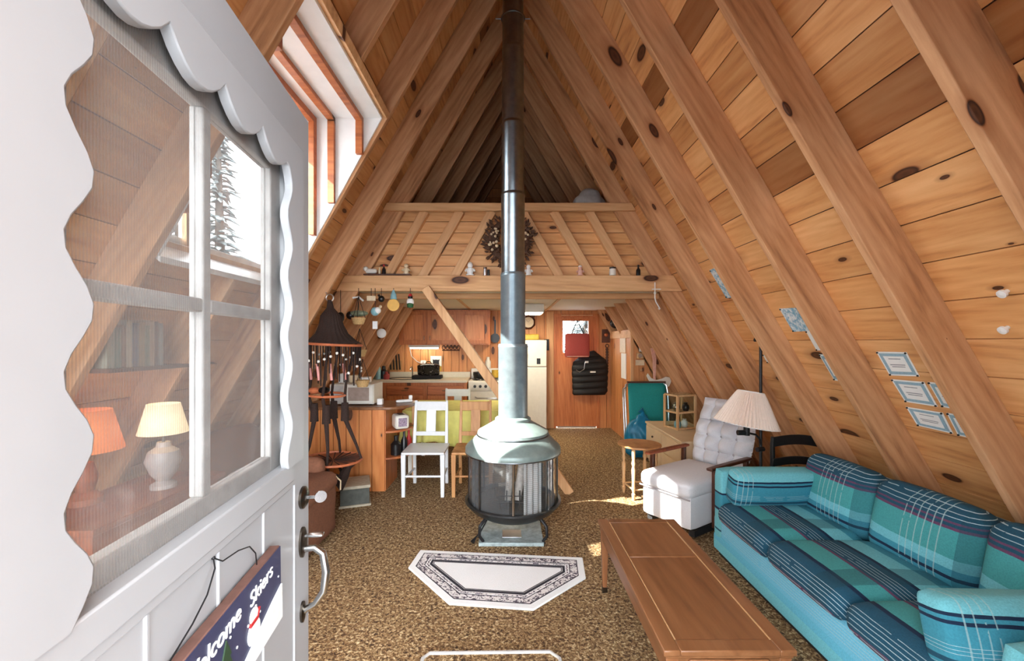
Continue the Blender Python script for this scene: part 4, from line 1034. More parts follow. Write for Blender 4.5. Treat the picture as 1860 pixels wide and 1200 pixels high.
# closet with board sides
CB = root('closet', (0, 0, 0), 0, 'tongue-and-groove pine closet built under the slope near the back door', 'closet')
cx0, cy0, cy1, cz = 1.83, 6.35, 7.62, 1.74
rr = random.Random(4); mb = MB(); n = 12
for k in range(n):
    a = cy0 + (cy1 - cy0) * k / n; b = cy0 + (cy1 - cy0) * (k + 1) / n - 0.006
    mb.box(cx0, cx0 + 0.02, a, b, 0, cz, rnd=rr.uniform(0.3, 0.9))
mb.box(cx0 + 0.02, cx0 + 0.03, cy0, cy1, 0, cz)
mb.build('side_panel', M['vboard'], CB, smooth=False)
mb = MB(); xr = lambda z: (4.81 - z) / 1.732 - 0.01
for k in range(4):
    a = cx0 + 0.03 + 0.085 * k; b = a + 0.08; pts = [(a, 0), (b, 0), (b, min(cz, 4.81 - 1.732 * b - 0.03)), (a, min(cz, 4.81 - 1.732 * a - 0.03))]
    n0 = len(mb.b.faces); mb.prism(pts, 0.02, Matrix.Translation((0, cy0, 0)) @ Mxz); mb.b.faces.ensure_lookup_table(); rv = rr.uniform(0.5, 0.95); mb.rn += [(f, rv) for f in mb.b.faces[n0:]]
mb.build('front_panel', M['vboard'], CB, smooth=False)
mb = MB(); mb.box(cx0 - 0.02, cx0, cy0, cy1, cz - 0.13, cz - 0.01); mb.build('rail', M['beam'], CB, bevel=0.003)
mb = MB(); mb.box(cx0 - 0.02, cx0 + 0.028, cy0 - 0.022, cy0 - 0.001, 0, cz); mb.build('corner_post', M['beam_z'], CB, bevel=0.003)
mb = MB(); mb.ball((1.97, cy0 - 0.02, 1.13), 0.018, seg=10); mb.build('knob', M['palewood'], CB)
mb = MB(); mb.box(0, 0.012, -0.13, 0.13, 0, 0.40)
solo('wall_calendar', mb, M['paper'], (cx0 - 0.014, 6.75, 0.97), 'white calendar hanging on the closet side', 'calendar')
mb = MB(); mb.box(0, 0.012, -0.16, 0.16, 0, 0.26)
solo('wall_picture', mb, M['cream'], (cx0 - 0.014, 6.80, 1.38), 'cream picture pinned above the calendar on the closet side', 'picture')
FB = root('first_aid_box', (1.99, cy0 - 0.03, 1.40), 0.0, 'cream box with a red mark on the closet front', 'wall box')
mb = MB(); mb.box(-0.055, 0.055, -0.03, 0.028, 0, 0.165); mb.build('box_body', M['white_warm'], FB, bevel=0.004, mw=Matrix.Rotation(0.12, 4, 'Y'))
mb = MB(); mb.box(-0.035, 0.04, -0.034, -0.031, 0.02, 0.075); mb.build('red_mark', M['redpaint'], FB, mw=Matrix.Rotation(0.12, 4, 'Y'))
TS = root('thermostat', (1.955, cy0 - 0.002, 1.345), 0, 'small round-dial thermostat on the closet front', 'thermostat')
mb = MB(); mb.box(-0.052, 0.052, -0.025, 0, -0.045, 0.045); mb.build('plate', M['palewood'], TS, bevel=0.008)
mb = MB(); mb.lathe([(0, 0), (0.032, 0), (0.028, 0.014), (0, 0.014)], n=20, cap=False, M=Matrix.Translation((0, -0.025, 0)) @ Matrix.Rotation(pi / 2, 4, 'X')); mb.build('dial', M['alu'], TS)
mb = MB(); mb.box(-0.065, 0.065, -0.012, 0, -0.04, 0.04)
solo('switch_plate', mb, M['cream'], (1.955, cy0 - 0.002, 1.24), 'cream plate under the thermostat on the closet front', 'plate')
mb = MB()
for dx in (-0.02, 0.0, 0.02): mb.tube([(dx, 0, 0.16), (dx + 0.03, 0, 0.0), (dx * 0.5 + 0.03, 0, -0.3)], 0.008, 6)
solo('hanging_straps', mb, M['pink'], (2.08, 6.16, 1.30), 'bundle of pale straps hanging from the rafter beside the closet', 'straps')
mb = MB()
pts = [(-0.17, 0.10), (-0.12, 0.03), (-0.05, 0.0), (0.03, 0.02), (0.09, 0.05), (0.15, 0.04), (0.17, -0.02), (0.14, -0.09), (0.05, -0.13), (-0.06, -0.12), (-0.13, -0.05), (-0.19, 0.06)]
mb.prism(pts, 0.03, Matrix.Rotation(pi / 2, 4, 'X'))
solo('white_scoop', mb, M['white_warm'], (2.17, 6.14, 1.0), 'white curved scoop-shaped piece hanging under the pale straps', 'scoop', bevel=0.01)
mb = MB(); mb.box(-0.03, 0.03, -0.02, 0.02, 0, 0.11); mb.box(-0.05, -0.03, -0.01, 0.01, 0.02, 0.1)
solo('white_mug', mb, M['white_warm'], (1.94, 6.62, cz + 0.002), 'small white mug standing on top of the closet', 'mug', bevel=0.004)

# ------------------------------------------------------------------ kitchen run on the back wall
KC = root('base_cabinet', (0, 0, 0), 0, 'brown pine sink base cabinet along the back wall', 'cabinet')
kx0, kx1, ky, kz = -2.10, -0.70, 7.02, 0.875
mb = MB(); mb.box(kx0, kx1, ky + 0.02, Y1 - 0.002, 0.09, kz); mb.box(kx0, kx1, ky + 0.07, Y1 - 0.002, 0.0, 0.09); mb.build('carcass', M['cab'], KC)
mb = MB()
for a, b in ((kx0, kx0 + 0.06), (-1.42, -1.36), (kx1 - 0.05, kx1)): mb.box(a, b, ky, ky + 0.02, 0.09, kz)
mb.box(kx0 + .06, -1.42, ky, ky + 0.02, kz - 0.05, kz); mb.box(-1.36, kx1 - .05, ky, ky + 0.02, kz - 0.05, kz)
mb.build('face_frame', M['cab'], KC, bevel=0.002)
def panel_door(parent, xa, xb, za, zb, y, name='door', knob=None):
    mb = MB(); s_ = 0.06
    mb.box(xa, xa + s_, y - 0.02, y, za, zb); mb.box(xb - s_, xb, y - 0.02, y, za, zb); mb.box(xa + s_, xb - s_, y - 0.02, y, za, za + s_); mb.box(xa + s_, xb - s_, y - 0.02, y, zb - s_, zb)
    d_ = mb.build(name, M['cab'], parent, bevel=0.003)
    mb = MB(); mb.box(xa + s_, xb - s_, y - 0.003, y, za + s_, zb - s_); mb.box(xa + s_ + .025, xb - s_ - .025, y - 0.018, y - 0.003, za + s_ + .025, zb - s_ - .025); mb.build('raised_panel', M['cab_panel'], d_, bevel=0.004)
    if knob: mb = MB(); mb.tube([(knob[0], y - 0.02, knob[1] - 0.035), (knob[0], y - 0.04, knob[1] - 0.03), (knob[0], y - 0.04, knob[1] + 0.03), (knob[0], y - 0.02, knob[1] + 0.035)], 0.006, 6); mb.build('handle', M['chrome'], d_)
    return d_
def drawer(parent, xa, xb, za, zb, y):
    mb = MB(); mb.box(xa, xb, y - 0.02, y, za, zb); d_ = mb.build('drawer', M['cab_x'], parent, bevel=0.004)
    xm, zm = (xa + xb) / 2, (za + zb) / 2
    mb = MB(); mb.tube([(xm - 0.05, y - 0.02, zm), (xm - 0.04, y - 0.045, zm), (xm + 0.04, y - 0.045, zm), (xm + 0.05, y - 0.02, zm)], 0.007, 6); mb.build('handle', M['chrome'], d_)
drawer(KC, kx0 + .07, -1.43, 0.68, 0.82, ky); drawer(KC, -1.35, kx1 - .06, 0.68, 0.82, ky)
panel_door(KC, kx0 + .07, -1.77, 0.12, 0.66, ky); panel_door(KC, -1.75, -1.43, 0.12, 0.66, ky); panel_door(KC, -1.35, kx1 - .06, 0.12, 0.66, ky)
KT = root('worktop', (0, 0, 0), 0, 'cream laminate kitchen worktop with a low backsplash', 'worktop')
mb = MB(); mb.box(-2.42, kx1 + 0.0, ky - 0.03, Y1 - 0.002, kz + 0.002, kz + 0.042); mb.build('slab', M['counter'], KT, bevel=0.006)
mb = MB(); mb.box(-2.15, kx1, Y1 - 0.03, Y1 - 0.002, kz + 0.042, kz + 0.14); mb.build('backsplash', M['counter'], KT, bevel=0.004)
mb = MB(); mb.lathe([(0.0, -0.02), (0.22, -0.01), (0.29, 0.006), (0.30, 0.012), (0.31, 0.006), (0.31, 0.0)], n=32, cap=False, M=Matrix.Translation((-1.72, 7.30, kz + 0.043)) @ Matrix.Diagonal((1.25, 0.7, 1, 1)))
mb.build('sink', M['black'], KT)
mb = MB(); mb.tube([(-1.72, 7.53, kz + 0.045), (-1.72, 7.53, kz + 0.2), (-1.72, 7.50, kz + 0.24), (-1.72, 7.40, kz + 0.23), (-1.72, 7.36, kz + 0.19)], 0.011, 8); mb.build('faucet', M['chrome'], KT)
UC = root('wall_cabinet', (0, 0, 0), 0, 'brown pine wall cabinets with raised-panel doors over the worktop', 'cabinet')
ux0, ux1, uy, uz0, uz1 = -1.90, -0.33, 7.30, 1.50, 2.105
mb = MB(); mb.box(ux0, ux1, uy, Y1 - 0.002, uz0, uz1); mb.build('carcass', M['cab'], UC)
for a, b, kx_ in ((-1.87, -1.43, -1.46), (-1.40, -0.90, -1.36), (-0.83, -0.36, -0.79)): panel_door(UC, a, b, uz0 + 0.02, uz1 - 0.03, uy, knob=(kx_, uz0 + 0.12))
FT = root('strip_light', (0, 0, 0), 0, 'lit white fluorescent strip under the wall cabinets', 'strip light')
M['tube_on'] = emis('fluorescent_tube', (255, 250, 225), 25.0)
mb = MB(); mb.box(-1.75, -1.22, 7.36, 7.45, 1.455, 1.498); mb.build('housing', M['white_warm'], FT, bevel=0.004)
mb = MB(); mb.tube([(-1.73, 7.40, 1.443), (-1.24, 7.40, 1.443)], 0.011, 10); mb.build('tube', M['tube_on'], FT)
mb = MB(); mb.tube([(-1.74, 7.46, 1.47), (-1.78, 7.6, 1.42), (-1.76, 7.63, 1.3), (-1.66, 7.635, 1.2), (-1.56, 7.635, 1.16)], 0.006, 6); mb.build('cord', M['trimwhite'], FT)
OU = root('wall_outlet', (-1.55, Y1 - 0.002, 1.16), 0, 'white wall outlet under the cabinet light', 'outlet')
mb = MB(); mb.box(-0.05, 0.05, -0.01, 0, -0.06, 0.06); mb.build('cover', M['trimwhite'], OU, bevel=0.004)
mb = MB()
for z in (0.025, -0.025): mb.box(-0.016, 0.016, -0.014, -0.0105, z - 0.014, z + 0.014)
mb.build('socket', M['greysash'], OU)
BP = root('bear_picture', (-1.32, Y1 - 0.014, 1.03), 0, 'white card with a dark animal head and yellow foot on the kitchen wall', 'picture')
mb = MB(); mb.box(-0.10, 0.10, 0, 0.012, 0, 0.27); mb.build('card', M['paper'], BP)
mb = MB(); mb.box(-0.10, 0.10, -0.002, -0.0002, 0, 0.085); mb.build('yellow_strip', M['yellow_box'], BP)
mb = MB(); mb.prism([(-0.06, 0.10), (0.06, 0.10), (0.055, 0.16), (0.065, 0.21), (0.04, 0.20), (0.0, 0.205), (-0.04, 0.20), (-0.06, 0.215), (-0.055, 0.16)], 0.002, Matrix.Translation((0, -0.0005, 0)) @ Matrix.Rotation(pi / 2, 4, 'X')); mb.build('animal_head', M['black'], BP)
CS = root('carved_wall_sign', (-1.05, Y1 - 0.01, 1.46), 0, 'openwork carved wooden plaque on the kitchen wall', 'plaque')
mb = MB(); mb.ring((0, 0, 0), 0.17, 0.008, 4, 6, Matrix.Rotation(pi / 2, 3, 'X') @ Matrix.Rotation(pi / 4, 3, 'Z'), 1.0); mb.b.free(); mb = MB()
for k in range(9): mb.ring((-0.13 + k * 0.033, 0, (k % 2) * 0.03 - 0.01), 0.03, 0.007, 14, 6, Matrix.Rotation(pi / 2, 3, 'X'), 1.2)
mb.tube([(-0.16, 0, 0.075), (0.16, 0, 0.075)], 0.01, 6); mb.tube([(-0.16, 0, -0.06), (0.16, 0, -0.06)], 0.01, 6)
mb.build('carving', M['darkwood'], CS)
# on the worktop
wz = kz + 0.0425
mb = MB(); mb.lathe([(0.0, 0.0), (0.15, 0.0), (0.165, 0.02), (0.17, 0.15), (0.175, 0.155), (0.165, 0.17), (0.12, 0.195), (0.0, 0.205)], n=32, cap=False, M=Matrix.Diagonal((1.15, 0.75, 1, 1)))
def speckle():
    s = NT('speckled_black_enamel'); n = s.noise(s.coord(), 55, 2); s.bsdf(s.ramp(n, [(0.66, lin((18, 16, 17))), (0.7, lin((190, 190, 190)))]), 0.2); return s.m
M['speckle'] = speckle()
RP = root('roasting_pot', (-1.40, 7.36, wz + 0.06), 0, 'black speckled roasting pot standing by the sink', 'pot')
mb.build('pot_body', M['speckle'], RP)
mb = MB(); mb.tube([(-0.05, 0, 0.2), (-0.03, 0, 0.23), (0.03, 0, 0.23), (0.05, 0, 0.2)], 0.008, 6); mb.build('lid_handle', M['speckle'], RP)
mb = MB(); mb.box(-0.25, 0.25, -0.12, 0.12, 0.0, 0.058)
solo('dish_rack', mb, M['blackmat'], (-1.42, 7.36, wz + 0.001), 'dark drying rack under the speckled pot', 'rack', bevel=0.01)
UH = root('utensil_holder', (-2.02, 7.55, wz), 0, 'clear holder with dark knife handles at the corner of the worktop', 'utensil holder')
mb = MB(); mb.box(-0.12, 0.10, -0.03, 0.03, 0.12, 0.30); mb.build('holder', M['caseglass'], UH)
for k in range(4):
    mb = MB(); mb.bar((-0.09 + k * 0.055, 0, 0.14), (-0.1 + k * 0.05, 0, 0.42), 0.022, 0.014); mb.build('knife_handle', M['black'], UH)
for k, (x, z0_, r_, h, m_, lb) in enumerate(((-2.16, 0, 0.06, 0.22, 'black', 'black bottle in the dark corner of the worktop'), (-2.08, 0, 0.05, 0.13, 'red', 'red mug in the dark corner of the worktop'), (-2.30, 0, 0.06, 0.17, 'olive', 'green jar at the slope end of the worktop'), (-2.22, 0, 0.04, 0.30, 'ltblue', 'tall pale blue bottle at the slope end of the worktop'))):
    mb = MB(); mb.lathe([(0, 0), (r_, 0), (r_, h * 0.6), (r_ * 0.5, h * 0.75), (r_ * 0.45, h), (0, h)], n=16, cap=False)
    solo('worktop_bottle', mb, M[m_], (x, 7.30 - 0.11 * (k % 2), wz + 0.001), lb, 'bottle', 'bottles at the worktop corner')

# range
RG2 = root('kitchen_range', (0, 0, 0), 0, 'white gas range with black knobs in the kitchen', 'stove')
gx0_, gx1_ = -0.68, -0.06
mb = MB(); mb.box(gx0_, gx1_, 7.04, Y1 - 0.03, 0.04, 0.90); mb.build('body', M['white_warm'], RG2, bevel=0.006)
mb = MB(); mb.box(gx0_, gx1_, 7.58, Y1 - 0.01, 0.90, 1.08); mb.build('back_guard', M['white_warm'], RG2, bevel=0.006)
mb = MB(); mb.box(gx0_ + 0.005, gx1_ - 0.005, 7.02, 7.04, 0.74, 0.885); pn = mb.build('control_panel', M['white_warm'], RG2, bevel=0.003)
for k in range(4):
    mb = MB(); mb.lathe([(0, 0), (0.026, 0), (0.022, 0.025), (0, 0.025)], n=16, cap=False, M=Matrix.Translation((gx0_ + 0.11 + k * 0.09, 7.02, 0.815)) @ Matrix.Rotation(pi / 2, 4, 'X')); mb.build('knob', M['black'], pn)
mb = MB(); mb.box(gx0_ + 0.01, gx1_ - 0.01, 7.015, 7.04, 0.2, 0.73); od = mb.build('oven_door', M['white_warm'], RG2, bevel=0.005)
mb = MB(); mb.tube([(gx0_ + 0.12, 7.01, 0.64), (gx0_ + 0.15, 6.98, 0.625), (gx1_ - 0.15, 6.98, 0.625), (gx1_ - 0.12, 7.01, 0.64)], 0.011, 8); mb.build('handle', M['alu'], od)
for k, (x, y) in enumerate(((-0.52, 7.2), (-0.22, 7.2), (-0.52, 7.45), (-0.22, 7.45))):
    mb = MB(); mb.ring((x, y, 0.915), 0.09, 0.010, 16, 6)
    for a in range(4): mb.tube([(x, y, 0.92), (x + 0.11 * math.cos(a * pi / 2), y + 0.11 * math.sin(a * pi / 2), 0.92)], 0.007, 6)
    mb.build('burner_grate', M['black'], RG2)
mb = MB(); mb.lathe([(0, 0), (0.10, 0), (0.115, 0.06), (0.112, 0.10), (0, 0.11)], n=20, cap=False)
solo('kettle', mb, M['black'], (-0.52, 7.42, 0.928), 'black pot sitting on the white range', 'pot')
mb = MB(); mb.lathe([(0, 0), (0.05, 0), (0.05, 0.12), (0.03, 0.16), (0.03, 0.2), (0, 0.2)], n=16, cap=False)
solo('range_canister', mb, M['white_warm'], (-0.38, 7.612, 1.082), 'white canister on the back ledge of the range', 'canister')
mb = MB(); mb.lathe([(0, 0), (0.06, 0), (0.07, 0.05), (0.055, 0.11), (0.06, 0.13), (0, 0.13)], n=18, cap=False); mb.tube([(0.06, 0, 0.1), (0.1, 0, 0.08), (0.065, 0, 0.03)], 0.01, 6)
solo('yellow_jug', mb, M['yellow_box'], (-0.25, 7.44, 0.93), 'yellow jug standing on the white range by the flue pipe', 'jug')
mb = MB(); mb.lathe([(0, 0), (0.07, 0), (0.085, 0.04), (0.085, 0.05), (0, 0.05)], n=20, cap=False, M=Matrix.Translation((0, 0, 0)) @ Matrix.Rotation(pi / 2, 4, 'X'))
mb.bar((0, -0.01, 0.08), (0, -0.01, 0.33), 0.03, 0.012)
solo('frying_pan', mb, M['black'], (-0.255, Y1 - 0.002, 1.62), 'black frying pan hanging on the wall past the cabinets', 'pan')

# fridge
FG = root('fridge', (0, 0, 0), 0, 'white two-door fridge freezer beside the back door', 'fridge')
fx0, fx1, fy = 0.02, 0.645, 7.30
mb = MB(); mb.box(fx0, fx1, fy + 0.05, Y1 - 0.03, 0.03, 1.58); mb.build('body', M['white_warm'], FG, bevel=0.008)
for za, zb in ((0.06, 1.115), (1.125, 1.585)):
    mb = MB(); mb.box(fx0, fx1, fy, fy + 0.05, za, zb); d_ = mb.build('door', M['white_warm'], FG, bevel=0.012)
    mb = MB(); mb.bar((fx0 + 0.05, fy - 0.02, za + 0.08 if zb > 1.2 else zb - 0.4), (fx0 + 0.05, fy - 0.02, zb - 0.08), 0.02, 0.03); mb.build('handle', M['alu'], d_)
mb = MB(); mb.box(-0.032, 0.032, -0.004, 0, -0.05, 0.05); mb.box(-0.015, 0.015, -0.006, -0.004, -0.03, -0.005)
solo('fridge_magnet', mb, M['black'], (0.505, fy - 0.001, 1.22), 'black rectangular magnet low on the fridge freezer door', 'magnet', 'fridge magnets')
mb = MB(); mb.box(-0.045, 0.045, -0.004, 0, -0.02, 0.03); mb.box(0.0, 0.07, -0.003, 0, -0.005, 0.012)
solo('fridge_magnet', mb, M['alu'], (0.31, fy - 0.001, 1.49), 'silver magnet at the top of the freezer door', 'magnet', 'fridge magnets')
mb = MB(); mb.box(-0.01, 0.01, -0.003, 0, -0.03, 0.03)
solo('fridge_magnet', mb, M['greysash'], (0.32, fy - 0.001, 1.31), 'tiny grey magnet in the middle of the freezer door', 'magnet', 'fridge magnets')
mb = MB(); mb.box(-0.16, 0.14, -0.10, 0.10, 0, 0.10)
solo('storage_tin', mb, M['yellow_box'], (0.38, 7.46, 1.588), 'mustard yellow box on top of the fridge', 'box', bevel=0.02)
CK = root('wall_clock', (0.345, Y1 - 0.002, 1.905), 0, 'octagonal wooden wall clock above the fridge', 'clock')
RX = Matrix.Rotation(pi / 2, 4, 'X')
mb = MB(); mb.lathe([(0, 0), (0.135, 0), (0.135, 0.02), (0.11, 0.035), (0.10, 0.03), (0, 0.03)], n=8, cap=False, M=RX @ Matrix.Rotation(pi / 8, 4, 'Z')); mb.build('clock_case', M['darkwood'], CK, ang=0.3)
mb = MB(); mb.lathe([(0, 0.031), (0.095, 0.031)], n=32, cap=False, M=RX); mb.build('clock_face', M['cream'], CK)
mb = MB(); mb.bar((0, -0.034, 0), (0.03, -0.034, 0.045), 0.006, 0.003); mb.bar((0, -0.034, 0), (-0.05, -0.034, 0.05), 0.005, 0.003); mb.build('clock_hand', M['black'], CK)
mb = MB(); mb.box(-0.04, 0.05, -0.02, 0.0, -0.1, 0.1)
solo('wall_phone', mb, M['black'], (0.665, Y1 - 0.037, 1.50), 'black phone-like box on the post past the fridge', 'phone', bevel=0.006)
CLt = root('ceiling_fixture', (0.30, 6.55, 2.12), 0, 'boxy white ceiling light over the kitchen', 'ceiling light')
M['lamp_on'] = emis('lit_diffuser', (255, 240, 210), 28.0)
mb = MB(); mb.box(-0.26, 0.22, -0.25, 0.25, -0.13, -0.001); mb.build('housing', M['white_warm'], CLt, bevel=0.01)
mb = MB(); mb.box(-0.24, 0.20, -0.23, 0.23, -0.137, -0.1305); mb.build('diffuser', M['lamp_on'], CLt)

# ------------------------------------------------------------------ dining table and chairs
TB = root('dining_table', (-0.69, 5.40, 0), 0, 'dining table under a yellow-green cloth in the kitchen', 'table')
mb = MB(); mb.box(-0.54, 0.54, -0.44, 0.44, 0.70, 0.735); mb.build('tabletop', M['chairwood'], TB)
for x in (-0.48, 0.48):
    for y in (-0.38, 0.38):
        mb = MB(); mb.bar((x, y, 0.70), (x, y, 0.0), 0.07, 0.07, (0, 1, 0), 0.045, 0.045); mb.build('leg', M['white_warm'], TB, bevel=0.004)
def cloth(u, v):
    # u around the rim, v from the middle out and down
    a = 2 * pi * u; c_, s_ = math.cos(a), math.sin(a); k = 1 / max(abs(c_), abs(s_))
    if v < 0.5:
        t = v / 0.5; return Vector((0.55 * c_ * k * t, 0.45 * s_ * k * t, 0.7385))
    t = (v - 0.5) / 0.5
    fold = (0.022 * math.sin(a * 18) + 0.012 * math.sin(a * 31 + 1)) * t
    drop = 0.40 + 0.05 * math.sin(a * 4)
    return Vector(((0.555 + fold + 0.02 * t) * c_ * k, (0.455 + fold + 0.02 * t) * s_ * k, 0.7385 - drop * t + (0.004 if t == 0 else 0)))
mb = MB(); mb.grid(cloth, 240, 20, True); bmesh.ops.remove_doubles(mb.b, verts=mb.b.verts[:], dist=0.0005)
o = solo('tablecloth', mb, M['yellow'], (-0.69, 5.40, 0), 'yellow-green cloth draped over the dining table', 'tablecloth', ang=1.2); md = o.modifiers.new('t', 'SOLIDIFY'); md.thickness = 0.003; md.offset = 1

def dining_chair(loc, rz, mat, label, wdt=0.40):
    C_ = root('dining_chair', loc, rz, label, 'chair', 'slat-back dining chairs')   # local -y is the front
    hw = wdt / 2
    mb = MB(); mb.cushion((0, 0.0, 0.437), (wdt + 0.03, 0.42, 0.028), 0.01, n=4); mb.build('seat', mat, C_)
    for sx in (-1, 1):
        x = sx * (hw - 0.005)
        mb = MB(); mb.bar((x, -0.18, 0.425), (x, -0.18, 0), 0.046, 0.046, (0, 1, 0), 0.034, 0.034); mb.build('leg', mat, C_, bevel=0.003)
        xb = sx * (hw - 0.025)
        mb = MB(); mb.bar((xb, 0.225, 0.44), (xb, 0.25, 0.0), 0.034, 0.036, (0, 1, 0)); mb.bar((xb, 0.225, 0.44), (xb * 0.97, 0.29, 0.90), 0.034, 0.034, (0, 1, 0), 0.026, 0.028); mb.build('back_post', mat, C_, bevel=0.003)
        mb = MB(); mb.tube([(x, -0.17, 0.17), (xb, 0.235, 0.17)], 0.010, 8); mb.build('stretcher', mat, C_)
    for z in (0.205, 0.33):
        mb = MB(); y = -0.18 if z < 0.3 else 0.23; mb.tube([(-hw + 0.02, y, z), (hw - 0.02, y, z)], 0.011, 8); mb.build('stretcher', mat, C_)
    ty = lambda z: 0.225 + 0.065 * (z - 0.44) / 0.46
    mb = MB(); mb.bar((-hw + 0.03, ty(0.84), 0.84), (hw - 0.03, ty(0.84), 0.84), 0.022, 0.10); mb.build('top_rail', mat, C_, bevel=0.004)
    mb = MB(); mb.bar((-hw + 0.03, ty(0.545), 0.545), (hw - 0.03, ty(0.545), 0.545), 0.02, 0.045); mb.build('lower_rail', mat, C_, bevel=0.003)
    mb = MB(); mb.bar((0, ty(0.565), 0.565), (0, ty(0.80), 0.80), 0.105, 0.014, (0, 1, 0)); mb.build('splat', mat, C_, bevel=0.003)
    return C_
dining_chair((-0.86, 4.41, 0), 0, M['chairwhite'], 'white slat-back chair in front of the yellow tablecloth')
dining_chair((-0.37, 4.41, 0), 0, M['chairwood'], 'golden wood slat-back chair between the white chair and the stove', 0.38)
dining_chair((-0.72, 6.22, 0), pi, M['chairwhite'], 'white slat-back chair behind the dining table by the range', 0.38)

# ------------------------------------------------------------------ bar counter with a rounded end shelf
BR = root('bar_counter', (0, 0, 0), 0, 'pine board breakfast bar with rounded end shelves', 'counter')
bx0, bx1, by0, by1, bz = -2.22, -1.285, 4.39, 4.86, 0.845
rr = random.Random(8); mb = MB(); n = 7
for k in range(n):
    a = bx0 + (bx1 - bx0) * k / n; b = bx0 + (bx1 - bx0) * (k + 1) / n - 0.007
    mb.box(a, b, by0, by0 + 0.018, 0, bz, rnd=rr.uniform(0.3, 0.95))
mb.box(bx0, bx1 - 0.02, by0 + 0.0185, by0 + 0.03, 0, bz)
mb.build('front_boards', M['barwood'], BR, smooth=False)
mb = MB(); mb.box(bx1 - 0.02, bx1, by0 + 0.02, by1, 0, bz); mb.build('end_panel', M['cab'], BR)
mb = MB(); mb.box(bx0, bx1 - 0.02, by1 - 0.02, by1, 0, bz); mb.build('back_panel', M['cab'], BR)
def dshape(r, h0, h1, full):
    pts = [(bx1, by0 - (0.02 if full else -0.0)), ]
    k = 14; d = by1 - by0
    pts = [(bx1 + r * math.sin(pi * 0.5 * i / k) , by0 - 0.0 + d * 0.55 * (1 - math.cos(pi * 0.5 * i / k))) for i in range(k + 1)] + [(bx1 + r, by1), (bx1, by1)]
    return pts
for z in (0.325, 0.60):
    mb = MB(); mb.prism(dshape(0.22, 0, 0, False), 0.022, Matrix.Translation((0, 0, z))); mb.build('end_shelf', M['cab_x'], BR, bevel=0.004)
mb = MB()
k = 14; d = by1 - by0 + 0.04
pts = [(bx0, by0 - 0.03)] + [(bx1 + 0.24 * math.sin(pi * 0.5 * i / k), by0 - 0.03 + d * 0.6 * (1 - math.cos(pi * 0.5 * i / k))) for i in range(k + 1)] + [(bx1 + 0.24, by1 + 0.02), (bx0, by1 + 0.02)]
mb.prism(pts, 0.03, Matrix.Translation((0, 0, bz + 0.001))); mb.build('bar_top', M['walnut'], BR, bevel=0.006)
mb = MB(); mb.bar((bx1 + 0.195, by1 - 0.04, 0), (bx1 + 0.195, by1 - 0.04, bz), 0.028, 0.028, (1, 0, 0)); mb.build('corner_post', M['beam_z'], BR, bevel=0.003)
bt = bz + 0.0315
MW = root('microwave', (-1.60, 4.66, bt), 0, 'white microwave oven standing on the bar', 'microwave')
mb = MB(); mb.box(-0.30, 0.165, -0.17, 0.15, 0.012, 0.225); mb.build('case', M['white_warm'], MW, bevel=0.006)
mb = MB(); mb.box(-0.295, 0.16, -0.186, -0.1705, 0.02, 0.218); dd = mb.build('door', M['white_warm'], MW, bevel=0.004)
mb = MB(); mb.box(-0.10, 0.12, -0.190, -0.1865, 0.05, 0.19); mb.build('door_window', plain('tinted_oven_window', (168, 150, 140), 0.15), dd)
mb = MB(); mb.box(-0.28, -0.15, -0.190, -0.1865, 0.03, 0.205); mb.build('keypad', M['greysash'], MW)
mb = MB()
for x in (-0.26, 0.13):
    for y in (-0.14, 0.12): mb.box(x - 0.015, x + 0.015, y - 0.015, y + 0.015, 0, 0.012)
mb.build('feet', M['black'], MW)
for k, (x, m_, lb) in enumerate(((-0.22, 'paper', 'white carton on the microwave behind the macrame hanger'), (-0.10, 'cream', 'cream carton on the microwave, second from its end'), (0.02, 'trimwhite', 'small white carton on the microwave over its door'))):
    mb = MB(); mb.box(-0.045, 0.045, -0.05, 0.05, 0, 0.10 - 0.02 * k)
    solo('carton', mb, M[m_], (-1.60 + x, 4.68, bt + 0.2255), lb, 'box', 'cartons on the microwave', bevel=0.003)
PH = root('desk_phone', (-1.17, 4.72, bt), 0.4, 'white handset lying on the rounded end of the bar', 'phone')
mb = MB(); mb.cushion((0, 0, 0.016), (0.18, 0.05, 0.03), 0.012, n=4); mb.build('phone_body', M['trimwhite'], PH)
mb = MB(); mb.box(0.05, 0.09, -0.02, 0.02, 0.03, 0.075); mb.build('earpiece', M['trimwhite'], PH, bevel=0.01)
mb = MB(); mb.box(-0.03, 0.03, -0.03, 0.03, 0, 0.07)
solo('white_cup', mb, M['trimwhite'], (-1.375, 4.52, bt), 'white lump of cups standing before the microwave corner', 'cup', bevel=0.012)
TSt = root('toaster', (-1.17, 4.56, 0.6235), 0.5, 'grey and white printed toaster on the upper end shelf of the bar', 'toaster')
mb = MB(); mb.cushion((0, 0, 0.075), (0.15, 0.19, 0.15), 0.03, n=6); mb.build('toaster_body', M['white_warm'], TSt)
mb = MB(); mb.box(-0.045, 0.045, -0.0975, -0.0955, 0.03, 0.12); mb.build('printed_panel', plain('printed_pattern', (150, 132, 150), 0.5, var=0.6, scale=70), TSt)
mb = MB(); mb.box(-0.03, 0.03, -0.06, 0.06, 0.148, 0.152); mb.build('slot', M['black'], TSt)
